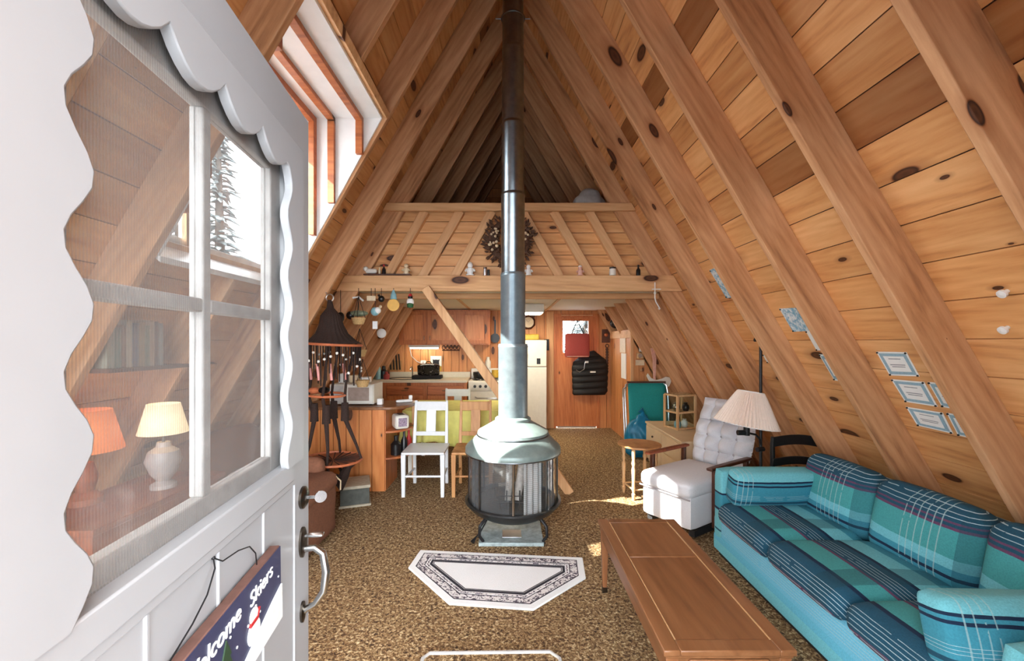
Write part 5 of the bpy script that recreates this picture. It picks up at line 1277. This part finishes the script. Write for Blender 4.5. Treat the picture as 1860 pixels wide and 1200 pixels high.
for k, (x, y, r_, h, m_, lb) in enumerate(((-1.21, 4.53, 0.055, 0.20, 'black', 'fat black bottle on the lower end shelf of the bar'), (-1.14, 4.60, 0.035, 0.24, 'black', 'slim black bottle beside the fat one on the lower shelf'), (-1.12, 4.73, 0.032, 0.22, 'redpaint', 'red-capped bottle at the back of the lower bar shelf'))):
    mb = MB(); mb.lathe([(0, 0), (r_, 0), (r_, h * 0.55), (r_ * 0.4, h * 0.75), (r_ * 0.4, h), (0, h)], n=18, cap=False)
    solo('shelf_bottle', mb, M[m_], (x, y, 0.3475), lb, 'bottle', 'bottles on the lower bar shelf')

# ------------------------------------------------------------------ macrame hanger in front of the bar
MC = root('macrame_hanger', (-1.575, 3.79, 0), 0, 'tall dark brown macrame hanger with three cane hoops and beads', 'macrame hanger')
mb = MB(); mb.ring((-0.03, 0, 1.94), 0.032, 0.006, 20, 6, Matrix.Rotation(pi / 2, 3, 'X')); mb.tube([(-0.075, 0.02, 2.0), (-0.05, 0, 1.96)], 0.007, 6); mb.build('hook_ring', M['alu'], MC)
def cone(u, v):
    a = 2 * pi * u; pr = [(0.018, 1.92), (0.03, 1.85), (0.085, 1.78), (0.10, 1.70), (0.135, 1.62), (0.20, 1.555), (0.24, 1.53)]
    t = v * (len(pr) - 1); i = min(int(t), len(pr) - 2); f = t - i
    r = pr[i][0] * (1 - f) + pr[i + 1][0] * f; z = pr[i][1] * (1 - f) + pr[i + 1][1] * f
    r *= 1 + 0.03 * math.sin(a * 24) ; return Vector((r * math.cos(a) - 0.03 * (1 - v), r * math.sin(a), z))
mb = MB(); mb.grid(cone, 96, 24, True); mb.build('knotted_cone', M['macrame'], MC, ang=3)
for z, r_, dx, m_ in ((1.525, 0.242, 0, 'orange'), (1.075, 0.16, -0.06, 'orange'), (0.50, 0.245, 0.0, 'orange')):
    mb = MB(); mb.ring((dx, 0, z), r_, 0.011, 40, 8, Matrix.Rotation(0.05, 3, 'Y')); mb.build('hoop', M[m_], MC)
rr = random.Random(31)
fr_ = MB(); 
for k in range(40):
    a = 2 * pi * k / 40 + rr.uniform(-.05, .05); x, y = 0.235 * math.cos(a), 0.235 * math.sin(a); L = rr.uniform(0.16, 0.36)
    fr_.tube([(x, y, 1.52), (x * 0.98, y * 0.98, 1.52 - L)], 0.006, 5)
o = fr_.build('fringe', M['macrame'], MC); o['kind'] = 'stuff'
be = MB()
for k in range(30):
    a = 2 * pi * k / 30; x, y = 0.236 * math.cos(a), 0.236 * math.sin(a); be.ball((x, y, 1.52 - rr.uniform(0.06, 0.27)), 0.0125, seg=8)
o = be.build('fringe_beads', M['bead'], MC); o['kind'] = 'stuff'
for k in range(4):
    a = -2.4 + k * 0.55; x, y = 0.2 * math.cos(a), 0.2 * math.sin(a); mb = MB(); mb.tube([(x, y, 1.36), (x + 0.015, y, 1.22)], 0.012, 8); mb.build('pink_toggle', M['pinkbead'], MC)
for a in (0.15, 1.7, 3.3, 4.9):
    c_, s_ = math.cos(a), math.sin(a); mb = MB()
    mb.tube([(0.20 * c_, 0.20 * s_, 1.53), (0.15 * c_ - 0.04, 0.15 * s_, 1.2), (0.155 * c_ - 0.055, 0.155 * s_, 1.075), (0.13 * c_ - 0.03, 0.13 * s_, 0.86), (0.20 * c_, 0.20 * s_, 0.62), (0.24 * c_, 0.24 * s_, 0.50), (0.15 * c_, 0.15 * s_, 0.42), (0.10, 0, 0.33)], [0.012, 0.012, 0.013, 0.022, 0.013, 0.012, 0.012, 0.014], 8); mb.build('cord', M['macrame'], MC)
    mb = MB(); mb.tube([(0.13 * c_ - 0.03, 0.13 * s_, 1.0), (0.13 * c_ - 0.03, 0.13 * s_, 0.84)], [0.03, 0.036], 10); mb.build('knotted_sleeve', M['macrame'], MC)
mb = MB()
for k in range(10):
    a = pi * k / 10; mb.tube([(0.24 * math.cos(a), 0.24 * math.sin(a), 0.50), (0, 0, 0.485), (-0.24 * math.cos(a), -0.24 * math.sin(a), 0.50)], 0.005, 5)
o = mb.build('basket_net', M['macrame'], MC); o['kind'] = 'stuff'
mb = MB(); mb.lathe([(0.0, 0.49), (0.12, 0.49), (0.235, 0.497)], n=32, cap=False); mb.build('woven_tray', M['redwood'], MC)
mb = MB(); mb.tube([(0.14, 0, 0.45), (0.10, 0, 0.36), (0.07, -0.01, 0.27), (0.075, 0, 0.22)], [0.03, 0.045, 0.04, 0.012], 8); mb.build('tassel', M['macrame'], MC)
for k, (x, y) in enumerate(((-0.10, -0.06), (0.0, -0.05))):
    mb = MB(); mb.ball((0, 0, 0.03), 0.05, (1, 1, 0.6), 10); solo('macrame_ornament', mb, M['orange' if k == 0 else 'black'], (-1.635 + x * 0.8, 3.79 + y, 1.09), 'orange lump lying on the middle hoop of the hanger' if k == 0 else 'dark lump lying on the middle hoop of the hanger', 'ornament')

# cooler-like box on the floor
CO = root('floor_box', (-1.50, 4.12, 0), 0.35, 'grey foam box with a pale broken lid on the carpet before the bar', 'box')
M['foam_dark'] = plain('dark_grey_panel', (78, 80, 74), 0.7, var=0.2); M['foam'] = plain('dusty_cardboard', (178, 168, 148), 0.85, var=0.14)
mb = MB(); mb.box(-0.13, 0.13, -0.15, 0.15, 0.0, 0.165); mb.build('carton_body', M['foam_dark'], CO, bevel=0.004)
mb = MB(); mb.box(-0.14, 0.14, -0.16, 0.16, 0.166, 0.195); mb.build('lid', M['foam'], CO, bevel=0.006)
mb = MB(); mb.box(-0.14, 0.14, -0.165, -0.151, 0.0, 0.02); mb.box(0.131, 0.145, -0.15, 0.15, 0, 0.02); mb.build('bottom_edge', M['foam'], CO)

# ------------------------------------------------------------------ brown seat by the door, lamps behind the door glass
BS = root('brown_armchair', (-1.74, 3.09, 0), 0, 'brown upholstered recliner with its footrest toward the stove', 'armchair')
def sag(q, q0): return Vector((q.x, q.y + 0.012 * math.sin(q.z * 22), q.z + 0.012 * noise.noise(q * 9)))
mb = MB(); mb.cushion((0.02, 0, 0.215), (0.62, 0.80, 0.41), 0.05, (0.01, 0.0, 0.0), n=12, fn=sag); mb.build('seat_base', M['brown_fab'], BS)
mb = MB(); mb.cushion((0.03, 0, 0.425), (0.64, 0.78, 0.13), 0.06, (0.01, 0.01, 0.03), n=12, fn=sag); mb.build('seat_cushion', M['brown_fab'], BS)
mb = MB(); mb.cushion((-0.32, 0, 0.58), (0.20, 0.78, 0.62), 0.08, (0.03, 0.0, 0.02), n=12, rot=Matrix.Rotation(-0.22, 3, 'Y').to_quaternion()); mb.build('backrest', M['brown_fab'], BS)
for y in (-0.37, 0.37):
    mb = MB(); mb.cushion((-0.06, y, 0.42), (0.58, 0.13, 0.36), 0.06, (0.0, 0.01, 0.015), n=10); mb.build('arm', M['brown_fab'], BS)
mb = MB(); mb.tube([(0.34, 0.33, 0.46), (0.36, 0.38, 0.41), (0.35, 0.40, 0.33)], 0.006, 6); mb.build('pull_cord', M['cream'], BS)
DK_ = root('writing_desk', (-2.02, 2.21, 0), 0, 'dark wooden desk against the door slope, seen through the door glass', 'desk')
mb = MB(); mb.box(-0.18, 0.26, -0.42, 0.42, 0.715, 0.745); mb.build('desk_top', M['redwood'], DK_, bevel=0.004)
mb = MB(); mb.box(-0.15, 0.23, -0.39, 0.39, 0.62, 0.715); mb.build('apron', M['redwood'], DK_)
for x in (-0.13, 0.22):
    for y in (-0.38, 0.38):
        mb = MB(); turned(mb, x, y, 0.0, 0.62, 0.026); mb.build('leg', M['darkwood'], DK_)
M['shade_glow_o'] = emis('lit_orange_shade', (255, 130, 60), 0.55, (222, 130, 76)); M['shade_glow_w'] = emis('lit_ivory_shade', (255, 226, 176), 0.9, (240, 224, 196))
def table_lamp(loc, label, shade, body, r0, r1, h0, h1, prof):
    L_ = root('table_lamp', loc, 0, label, 'table lamp', 'lamps on the desk')
    mb = MB(); mb.lathe(prof, n=24, cap=False); mb.build('lamp_base', body, L_)
    mb = MB(); mb.tube([(0, 0, prof[-1][1]), (0, 0, h0 + 0.06)], 0.008, 8); mb.build('stem', M['bronze'], L_)
    mb = MB(); mb.lathe([(r0, h0), (r1, h1)], n=40, cap=False); o = mb.build('lamp_shade', shade, L_); md = o.modifiers.new('t', 'SOLIDIFY'); md.thickness = 0.003
    mb = MB(); mb.ball((0, 0, h0 + 0.09), 0.03, seg=10); mb.build('bulb', emis('bulb_' + label[:5].strip(), (255, 214, 150), 12.0), L_)
table_lamp((-2.10, 2.10, 0.746), 'desk lamp with an orange shade, seen through the door glass', M['shade_glow_o'], M['redwood'], 0.15, 0.10, 0.26, 0.46, [(0, 0), (0.07, 0), (0.07, 0.03), (0.035, 0.06), (0.05, 0.13), (0.03, 0.2), (0, 0.2)])
table_lamp((-1.90, 2.33, 0.746), 'desk lamp with an ivory shade and grey urn base, seen through the door glass', M['shade_glow_w'], plain('grey_urn', (176, 168, 164), 0.4), 0.115, 0.075, 0.30, 0.46, [(0, 0), (0.06, 0), (0.06, 0.02), (0.03, 0.04), (0.06, 0.08), (0.085, 0.15), (0.07, 0.20), (0.035, 0.225), (0.03, 0.25), (0, 0.25)])
BSf = root('book_shelf', (-2.00, 2.26, 1.415), 0, 'dark plank shelf between two rafters above the desk lamps', 'shelf')
mb = MB(); mb.box(-0.16, 0.11, -0.26, 0.28, -0.02, 0.0); mb.build('plank', M['darkwood'], BSf)
rr = random.Random(12); y = 2.03
cols = [(150, 148, 130), (96, 120, 110), (120, 96, 84), (170, 160, 140), (84, 92, 110), (140, 120, 90), (110, 120, 100), (160, 140, 120), (92, 80, 80), (136, 140, 136)]
names = ['olive grey', 'green', 'brown', 'tan', 'slate blue', 'ochre', 'moss', 'beige', 'dark plum', 'grey']
for k in range(10):
    t = rr.uniform(0.026, 0.042); h = rr.uniform(0.19, 0.25)
    mb = MB(); mb.box(-0.14, 0.0, 0.0, t, 0.0, h)
    mb.box(-0.135, -0.002, 0.003, t - 0.003, h - 0.0005, h + 0.0005)
    solo('book', mb, plain('book_cloth', cols[k], 0.6), (-1.925, y, 1.4155), '%s book on the shelf seen through the door glass' % names[k], 'book', 'books on the dark shelf')
    y += t + 0.002
mb = MB(); mb.cushion((0, 0, 0), (0.34, 0.34, 0.13), 0.06, (0, 0, 0.03), n=10)
solo('white_cushion', mb, M['white_warm'], (-1.76, 2.98, 0.585), 'white cushion lying on the brown recliner seat', 'cushion')

# ------------------------------------------------------------------ knick-knacks along the beam
bz_ = 2.2355
mb = MB(); mb.box(-1.50, -1.02, -0.04, 0.03, 0, 0.012)
solo('ledge_board', mb, M['darkwood'], (0, 4.395, bz_), 'thin dark board lying on the beam under the ornaments', 'board')
lz = bz_ + 0.0125
def figurine(x, z, s, body, label, hat=None, base=None):
    Fg = root('figurine', (x, 4.395, z), 0, label, 'figurine', 'ornaments on the beam')
    mb = MB(); mb.lathe([(0, 0), (0.045 * s, 0), (0.045 * s, 0.012 * s), (0.03 * s, 0.014 * s), (0.038 * s, 0.05 * s), (0.026 * s, 0.085 * s), (0, 0.088 * s)], n=16, cap=False)
    mb.tube([(-0.035 * s, -0.005, 0.07 * s), (-0.05 * s, -0.02 * s, 0.045 * s)], 0.011 * s, 6); mb.tube([(0.035 * s, -0.005, 0.07 * s), (0.05 * s, -0.02 * s, 0.045 * s)], 0.011 * s, 6); mb.build('figurine_body', body, Fg)
    mb = MB(); mb.ball((0, 0, 0.11 * s), 0.03 * s, seg=12); mb.build('head', body, Fg)
    if hat: mb = MB(); mb.lathe([(0.028 * s, 0.118 * s), (0.024 * s, 0.138 * s), (0, 0.15 * s)], n=14, cap=False); mb.build('cap', hat, Fg)
figurine(-1.068, lz, 0.78, M['cream'], 'cream seated figurine at the end of the ledge board on the beam')
figurine(-0.405, bz_, 0.95, M['trimwhite'], 'white figurine on the beam nearest the wreath', M['white_warm'])
figurine(0.20, bz_, 0.8, M['trimwhite'], 'tall white figurine on the beam half hidden by the flue pipe')
figurine(0.735, bz_, 0.72, M['pink'], 'small pink figurine on the beam toward the sofa side', M['trimwhite'])
DGc = root('figurine', (-1.43, 4.395, lz), 0, 'white crouching animal ornament at the door end of the beam', 'figurine', 'ornaments on the beam')
mb = MB(); mb.cushion((0, 0, 0.033), (0.12, 0.05, 0.05), 0.022, n=5); mb.build('figurine_body', M['white_warm'], DGc)
mb = MB(); mb.ball((-0.055, -0.01, 0.055), 0.026, seg=10); mb.build('head', M['white_warm'], DGc)
def bottle(x, z, r_, h, mat, capm, label, cat='bottle'):
    B_ = root('ornament_bottle' if cat == 'bottle' else 'ornament_jar', (x, 4.395, z), 0, label, cat, 'ornaments on the beam')
    mb = MB(); 
    if cat == 'bottle': mb.lathe([(0, 0), (r_, 0), (r_, h * .5), (r_ * .4, h * .7), (r_ * .4, h * .93), (0, h * .93)], n=16, cap=False)
    else: mb.lathe([(0, 0), (r_, 0), (r_ * 1.05, h * .4), (r_ * 0.95, h * .8), (0, h * .8)], n=16, cap=False)
    mb.build('vessel', mat, B_)
    mb = MB(); q = r_ * .45 if cat == 'bottle' else r_ * 1.0; mb.lathe([(0, h * .8), (q, h * .8), (q, h), (0, h)], n=14, cap=False); mb.build('cap', capm, B_)
bottle(-1.30, lz, 0.018, 0.10, M['black'], M['redpaint'], 'tiny dark bottle beside the white animal on the beam')
bottle(-1.345, lz, 0.014, 0.07, M['cream'], M['cream'], 'tiny cream bottle beside the dark one on the beam')
bottle(-0.25, bz_, 0.018, 0.085, M['alu'], M['bronze'], 'little silver bell jar on the beam by the wreath', 'jar')
bottle(-0.215, bz_, 0.014, 0.06, M['black'], M['black'], 'little black jar beside the silver one on the beam', 'jar')
bottle(1.072, bz_, 0.034, 0.085, M['white_warm'], M['black'], 'white jar with a dark lid on the beam, sofa side', 'jar')
bottle(1.338, bz_, 0.022, 0.11, M['black'], M['black'], 'dark narrow-necked bottle last on the beam, sofa side')
# wreath behind the pipe
WR = root('wreath', (0.0, 4.40, 2.60), 0, 'dark pine cone wreath with cream blossoms hanging behind the flue pipe', 'wreath')
WM = Matrix.Rotation(pi / 2, 4, 'X'); rr = random.Random(77)
mb = MB(); mb.ring((0, 0.02, 0), 0.19, 0.035, 40, 8, Matrix.Rotation(pi / 2, 3, 'X')); M['cones'] = plain('brown_pine_cones', (92, 64, 48), 0.85, var=0.4, scale=50)
mb.build('wreath_ring', M['cones'], WR)
mb = MB()
for k in range(260):
    a = rr.uniform(0, 2 * pi); r_ = 0.19 + rr.uniform(-0.07, 0.075); p = Vector((r_ * math.cos(a), rr.uniform(-0.03, 0.02), r_ * math.sin(a)))
    d = Vector((math.cos(a + rr.uniform(-.6, .6)), rr.uniform(-.6, 0), math.sin(a + rr.uniform(-.6, .6)))).normalized() * (0.05 if r_ > 0.19 else -0.03)
    mb.tube([p, p + d * 0.5, p + d], [0.010, 0.014, 0.002], 5)
o = mb.build('cone_scales', M['cones'], WR); o['kind'] = 'stuff'
for k in range(22):
    a = pi + rr.choice([-0.45, 0.35]) + rr.uniform(-.28, .28) if k < 16 else rr.uniform(-0.5, 0.5); r_ = 0.17 + rr.uniform(-.04, .05)
    mb = MB(); mb.ball((r_ * math.cos(a), -0.055 + rr.uniform(-.01, .01), r_ * math.sin(a)), rr.uniform(0.010, 0.017), seg=8); mb.build('blossom', M['cream'], WR)
# bundle in the loft, ornaments hung under the beam
mb = MB(); mb.cushion((0, 0, 0.20), (0.34, 0.42, 0.38), 0.15, (0.03, 0.03, 0.05), n=12, fn=lambda q, q0: q + Vector((0, 0, 1)) * 0.03 * noise.noise(q * 6))
mb.box(-0.17, 0.17, -0.2, 0.2, -0.575, 0.01)
solo('loft_bundle', mb, M['greysash'], (0.90, 4.80, 2.82), 'pale bundle of bedding in the loft above the rail', 'bedding')
def hung(name, x, y, z, top, mb, mat, label, cat='ornament', extra=()):
    H_ = root(name, (x, y, z), 0, label, cat, 'ornaments hanging from the beam')
    mb.build('ornament_body', mat, H_)
    for nm, m2, mt in extra: m2.build(nm, mt, H_)
    q = MB(); q.tube([(0, 0, 0.0), (0, 0, top - z)], 0.003, 5); q.build('string', M['iron'], H_)
yb = 4.36; tz = 2.10
mb = MB(); mb.lathe([(0, 0), (0.062, 0), (0.062, 0.012), (0, 0.012)], n=28, cap=False, M=Matrix.Rotation(pi / 2, 4, 'X') @ Matrix.Translation((0, -0.06, 0)))
e1 = MB(); e1.lathe([(0.035, 0.0), (0.028, 0.05), (0.012, 0.09), (0, 0.10)], n=16, cap=False)
hung('hanging_bell', -1.19, yb, 1.985, tz, mb, M['disc'], 'amber disc with a pale blue bell hanging under the beam', extra=(('bell', e1, M['ltblue']),))
mb = MB(); mb.ball((0, 0, -0.03), 0.038, (1, 0.8, 1.2), 14)
e1 = MB(); e1.lathe([(0.03, -0.085), (0.036, -0.05), (0.03, -0.04)], n=14); e2 = MB(); e2.ball((0, 0, 0.02), 0.026, (1, 1, .9), 12); e3 = MB(); e3.lathe([(0.024, 0.03), (0.014, 0.055), (0, 0.06)], n=12, cap=False)
hung('hanging_penguin', -1.018, yb, 1.985, tz, mb, M['trimwhite'], 'black and white bird ornament with green skirt hanging by the brace', extra=(('skirt', e1, M['green']), ('head', e2, M['black']), ('cap', e3, M['redpaint'])))
mb = MB(); mb.box(-0.045, 0.045, -0.003, 0.003, -0.05, 0.0)
hung('hanging_card', -1.42, yb, 2.02, tz, mb, M['cream'], 'small cream card hanging under the beam by the amber disc')
mb = MB(); mb.ball((0, 0, -0.03), 0.034, (1, .8, 1), 12); mb.tube([(-0.02, 0, -0.005), (-0.03, 0, 0.012)], 0.012, 6)
hung('hanging_cat', -1.315, yb, 2.02, tz, mb, M['black'], 'little black animal ornament hanging next to the cream card')
mb = MB(); mb.ball((0, 0, 0), 0.10, (1.0, 0.4, 0.32), 16)
e1 = MB(); e1.ball((-0.085, 0, -0.02), 0.042, (1, .8, 1), 12); e2 = MB(); e2.tube([(-0.06, 0, 0.16), (0.0, 0, 0.17), (0.05, 0, 0.13)], 0.010, 8)
hung('hanging_bird', -1.55, yb, 1.84, tz, mb, M['olive'], 'sage flying bird ornament hanging under the end of the beam', extra=(('tail', e1, M['black']), ('perch', e2, M['trimwhite'])))
mb = MB(); mb.ball((0, 0, 0), 0.05, (.8, .7, 1.1), 12)
hung('hanging_gourd', -1.735, yb, 1.80, tz - 0.02, mb, M['black'], 'black drop-shaped ornament hanging beside the sage bird')
mb = MB(); mb.ball((0, 0, 0), 0.045, (1, .8, 1), 12)
e1 = MB(); e1.ball((0.03, -0.01, 0.01), 0.035, (1, .8, 1), 10); e2 = MB(); e2.box(-0.025, 0.025, -0.004, 0.004, -0.18, -0.10); e3 = MB(); e3.ball((0.055, 0, 0.05), 0.016, seg=8)
hung('hanging_fish', -1.38, yb, 1.86, tz, mb, M['ltblue'], 'blue and white ornament with a paper tag hanging under the beam', extra=(('white_side', e1, M['trimwhite']), ('paper_tag', e2, M['paper']), ('ball', e3, M['cream'])))
def basket(x, y, z, s, label):
    H_ = root('hanging_basket', (x, y, z), 0, label, 'basket', 'baskets strung in a column')
    mb = MB(); mb.lathe([(0, 0), (0.05 * s, 0), (0.075 * s, 0.07 * s), (0.07 * s, 0.07 * s), (0.046 * s, 0.008), (0, 0.008)], n=20, cap=False); mb.build('bowl', M['basket'], H_)
    mb = MB()
    for a in range(3): mb.tube([(0.07 * s * math.cos(a * 2.1), 0.07 * s * math.sin(a * 2.1), 0.07 * s), (0, 0, 0.28)], 0.003, 5)
    mb.build('string', M['iron'], H_)
basket(-1.50, 4.22, 1.72, 0.95, 'topmost of three small wicker baskets strung under the beam'); basket(-1.49, 4.22, 1.40, 1.0, 'middle of three small wicker baskets strung under the beam'); basket(-1.46, 4.22, 1.10, 0.95, 'lowest of three small wicker baskets strung under the beam')
mb = MB(); mb.tube([(0, 0, 0.14), (0, 0, -0.02), (0.01, 0, -0.06), (0.045, 0, -0.12)], 0.006, 6); mb.tube([(-0.03, 0, 0.07), (0.06, 0, 0.07)], 0.006, 6); mb.ball((0, 0, 0.03), 0.014, seg=8); mb.ball((0.045, 0, -0.13), 0.012, seg=8)
solo('hanging_chime', mb, M['trimwhite'], (1.50, 4.365, 2.02), 'thin white chime hanging at the sofa end of the beam', 'ornament')
mb = MB(); mb.lathe([(0, 0), (0.055, 0), (0.055, 0.015), (0.035, 0.035), (0, 0.042)], n=20, cap=False, M=Matrix.Rotation(pi / 2, 4, 'X'))
solo('sun_hat', mb, M['trimwhite'], (-1.51, 5.02, 1.65), 'small round white hat hung on the rafter near the wall cabinets', 'hat')

# ------------------------------------------------------------------ papers pinned to the sofa slope
def paper_mat(name, edge, mid):
    s = NT(name); n = s.noise(s.coord(), 26, 4, 0.7)
    s.bsdf(s.ramp(n, [(0.42, lin(edge)), (0.58, lin(mid))]), 0.6); return s.m
M['map'] = paper_mat('blue_map_print', (120, 176, 204), (226, 236, 240)); M['cert_edge'] = plain('blue_certificate_border', (150, 184, 200), 0.6, var=0.12, scale=90); M['ink'] = plain('faint_ink', (150, 154, 160), 0.6)
RMW = roof_mw(1)
def on_slope(px, py, n_=0.0):
    a, b = (px - CX) / F_PX, (py - CY) / F_PX
    Y = (ZB - EYE - 1.1547 * 1.732 * n_ * 0.5) / (1.732 * a - b) if n_ else (ZB - EYE) / (1.732 * a - b)
    return Vector((Y, 2 * a * Y, 0))                      # roof-local (depth, down-slope)
def pinned(name, quad, mat, label, cat, group, kind='plain'):
    P = [on_slope(*q) for q in quad]; c_ = sum(P, Vector()) / 4
    o = bpy.data.objects.new(name, None); COL.objects.link(o); o.matrix_world = RMW @ Matrix.Translation(c_)
    tag(o, label, cat, group)
    q = [p - c_ for p in P]
    def quadm(s0, s1, t0, t1, z0, z1, nm, m_):
        f = lambda s_, t_: (q[0] * (1 - s_) + q[1] * s_) * (1 - t_) + (q[3] * (1 - s_) + q[2] * s_) * t_
        mb = MB(); pts = [f(s0, t0), f(s1, t0), f(s1, t1), f(s0, t1)]
        mb.prism([(p.x, p.y) for p in pts], z1, None, z0); mb.build(nm, m_, o)
    quadm(0, 1, 0, 1, 0.001, 0.003, 'sheet', mat)
    if kind == 'cert':
        quadm(0.05, 0.95, 0.06, 0.94, 0.003, 0.0034, 'border', M['cert_edge']); quadm(0.16, 0.84, 0.18, 0.82, 0.0034, 0.0038, 'field', M['paper'])
        for k, (a, b, t) in enumerate(((0.3, 0.7, 0.27), (0.25, 0.75, 0.52), (0.28, 0.72, 0.6))): quadm(a, b, t, t + 0.035, 0.0038, 0.0041, 'text_line', M['ink'])
    mb = MB()
    for p in q: mb.ball(tuple(p * 0.93 + Vector((0, 0, 0.005))), 0.006, seg=6)
    o2 = mb.build('pins', M['black'], o); o2['kind'] = 'stuff'
CG = 'certificates pinned beside the sofa slope rafter'
pinned('certificate', [(1592, 638), (1647, 639), (1671, 683), (1617, 681)], M['paper'], 'blue bordered certificate, topmost of the group above the sofa', 'certificate', CG, 'cert')
pinned('certificate', [(1619, 688), (1679, 693), (1704, 738), (1645, 729)], M['paper'], 'blue bordered certificate in the middle of its column above the sofa', 'certificate', CG, 'cert')
pinned('certificate', [(1646, 738), (1713, 749), (1732, 787), (1667, 772)], M['paper'], 'pale certificate lowest of its column above the sofa', 'certificate', CG, 'cert')
pinned('certificate', [(1686, 693), (1740, 698), (1764, 748), (1712, 738)], M['paper'], 'certificate half behind the rafter, beside the middle one', 'certificate', CG, 'cert')
pinned('certificate', [(1720, 749), (1775, 758), (1800, 802), (1741, 790)], M['paper'], 'certificate half behind the rafter, beside the lowest one', 'certificate', CG, 'cert')
PG = 'papers pinned farther down the sofa slope'
pinned('map_poster', [(1416, 560), (1456, 558), (1479, 600), (1441, 602)], M['map'], 'blue map poster pinned high between two rafters', 'poster', PG)
pinned('pinned_note', [(1464, 601), (1492, 598), (1510, 635), (1484, 636)], M['paper'], 'narrow white sheet pinned under the blue map', 'paper', PG)
pinned('pinned_note', [(1488, 643), (1520, 644), (1545, 694), (1516, 690)], M['paper'], 'white sheet with blue edge pinned lowest under the map', 'paper', PG, 'cert')
pinned('trail_map', [(1289, 490), (1310, 482), (1345, 538), (1320, 541)], M['map'], 'long blue print pinned highest of all the papers on the slope', 'poster', PG)
pinned('pinned_note', [(1334, 543), (1350, 541), (1372, 578), (1357, 577)], M['paper'], 'slim white card pinned under the long blue print', 'paper', PG)
pinned('pinned_note', [(1386, 644), (1404, 644), (1416, 659), (1394, 658)], M['paper'], 'little white card pinned beside the lamp pole', 'paper', PG)
pinned('pinned_note', [(1226, 636), (1240, 630), (1256, 664), (1228, 662)], M['paper'], 'white card pinned far down the slope near the closet', 'paper', PG)
pinned('pinned_note', [(1259, 626), (1266, 624), (1276, 640), (1268, 641)], M['paper'], 'tiny white slip pinned on the slope between card and lamp pole', 'paper', PG)
for k, (px, py, lb) in enumerate(((1830, 528, 'upper white round knob on the pine slope above the sofa'), (1831, 594, 'lower white round knob on the pine slope above the sofa'))):
    p = on_slope(px, py); mb = MB(); mb.lathe([(0, 0), (0.008, 0), (0.008, 0.015), (0.017, 0.02), (0.017, 0.03), (0, 0.034)], n=16, cap=False)
    o = mb.build('coat_peg', M['trimwhite'], mw=RMW @ Matrix.Translation(p)); tag(o, lb, 'knob', 'white knobs on the slope')

# ------------------------------------------------------------------ trees and snow outside the windows
M['needles'] = plain('frosted_needles', (112, 120, 120), 0.9, var=0.5, scale=9); M['trunk'] = plain('grey_bark', (84, 76, 70), 0.9, var=0.3, scale=5); M['snowfield'] = plain('dulled_snow_ground', (98, 102, 108), 0.9, var=0.03, scale=1)  # snow outside darkened to grey so it bounces less sun
mb = MB(); mb.box(-40, 40, -20, 60, -0.35, -0.3)
tag(mb.build('ground', M['snowfield']), 'snow ground outside the cabin, dulled to limit bounced sunlight', 'ground', kind='structure')
def tree(x, y, h, seed, label):
    T = root('fir_tree', (x, y, -0.3), 0, label, 'tree', 'trees outside the windows'); rr = random.Random(seed)
    mb = MB(); mb.tube([(0, 0, 0), (0.05, 0, h * 0.5), (0, 0, h)], [0.16, 0.11, 0.02], 8); mb.build('trunk', M['trunk'], T)
    mb = MB()
    for k in range(420):
        z = h * (0.10 + 0.88 * k / 420); r_ = (1 - z / h) * h * 0.19 + 0.10; a = rr.uniform(0, 2 * pi); L = r_ * rr.uniform(0.45, 1.1)
        p = Vector((0, 0, z + rr.uniform(-.1, .1))); q = Vector((L * math.cos(a), L * math.sin(a), z - rr.uniform(0.05, 0.35) * L))
        mb.tube([p, p * 0.4 + q * 0.6 + Vector((0, 0, 0.05)), q], [0.02, 0.05 + 0.03 * L, 0.008], 5, flat=0.5)
    mb.build('foliage', M['needles'], T)
tree(-6.6, 9.6, 7.5, 1, 'frosted fir seen through the dormer window, the larger one'); tree(-8.6, 11.0, 8.5, 2, 'frosted fir seen through the dormer window, farther off'); tree(2.6, 14.5, 6.5, 3, 'frosted fir seen through the back door window')
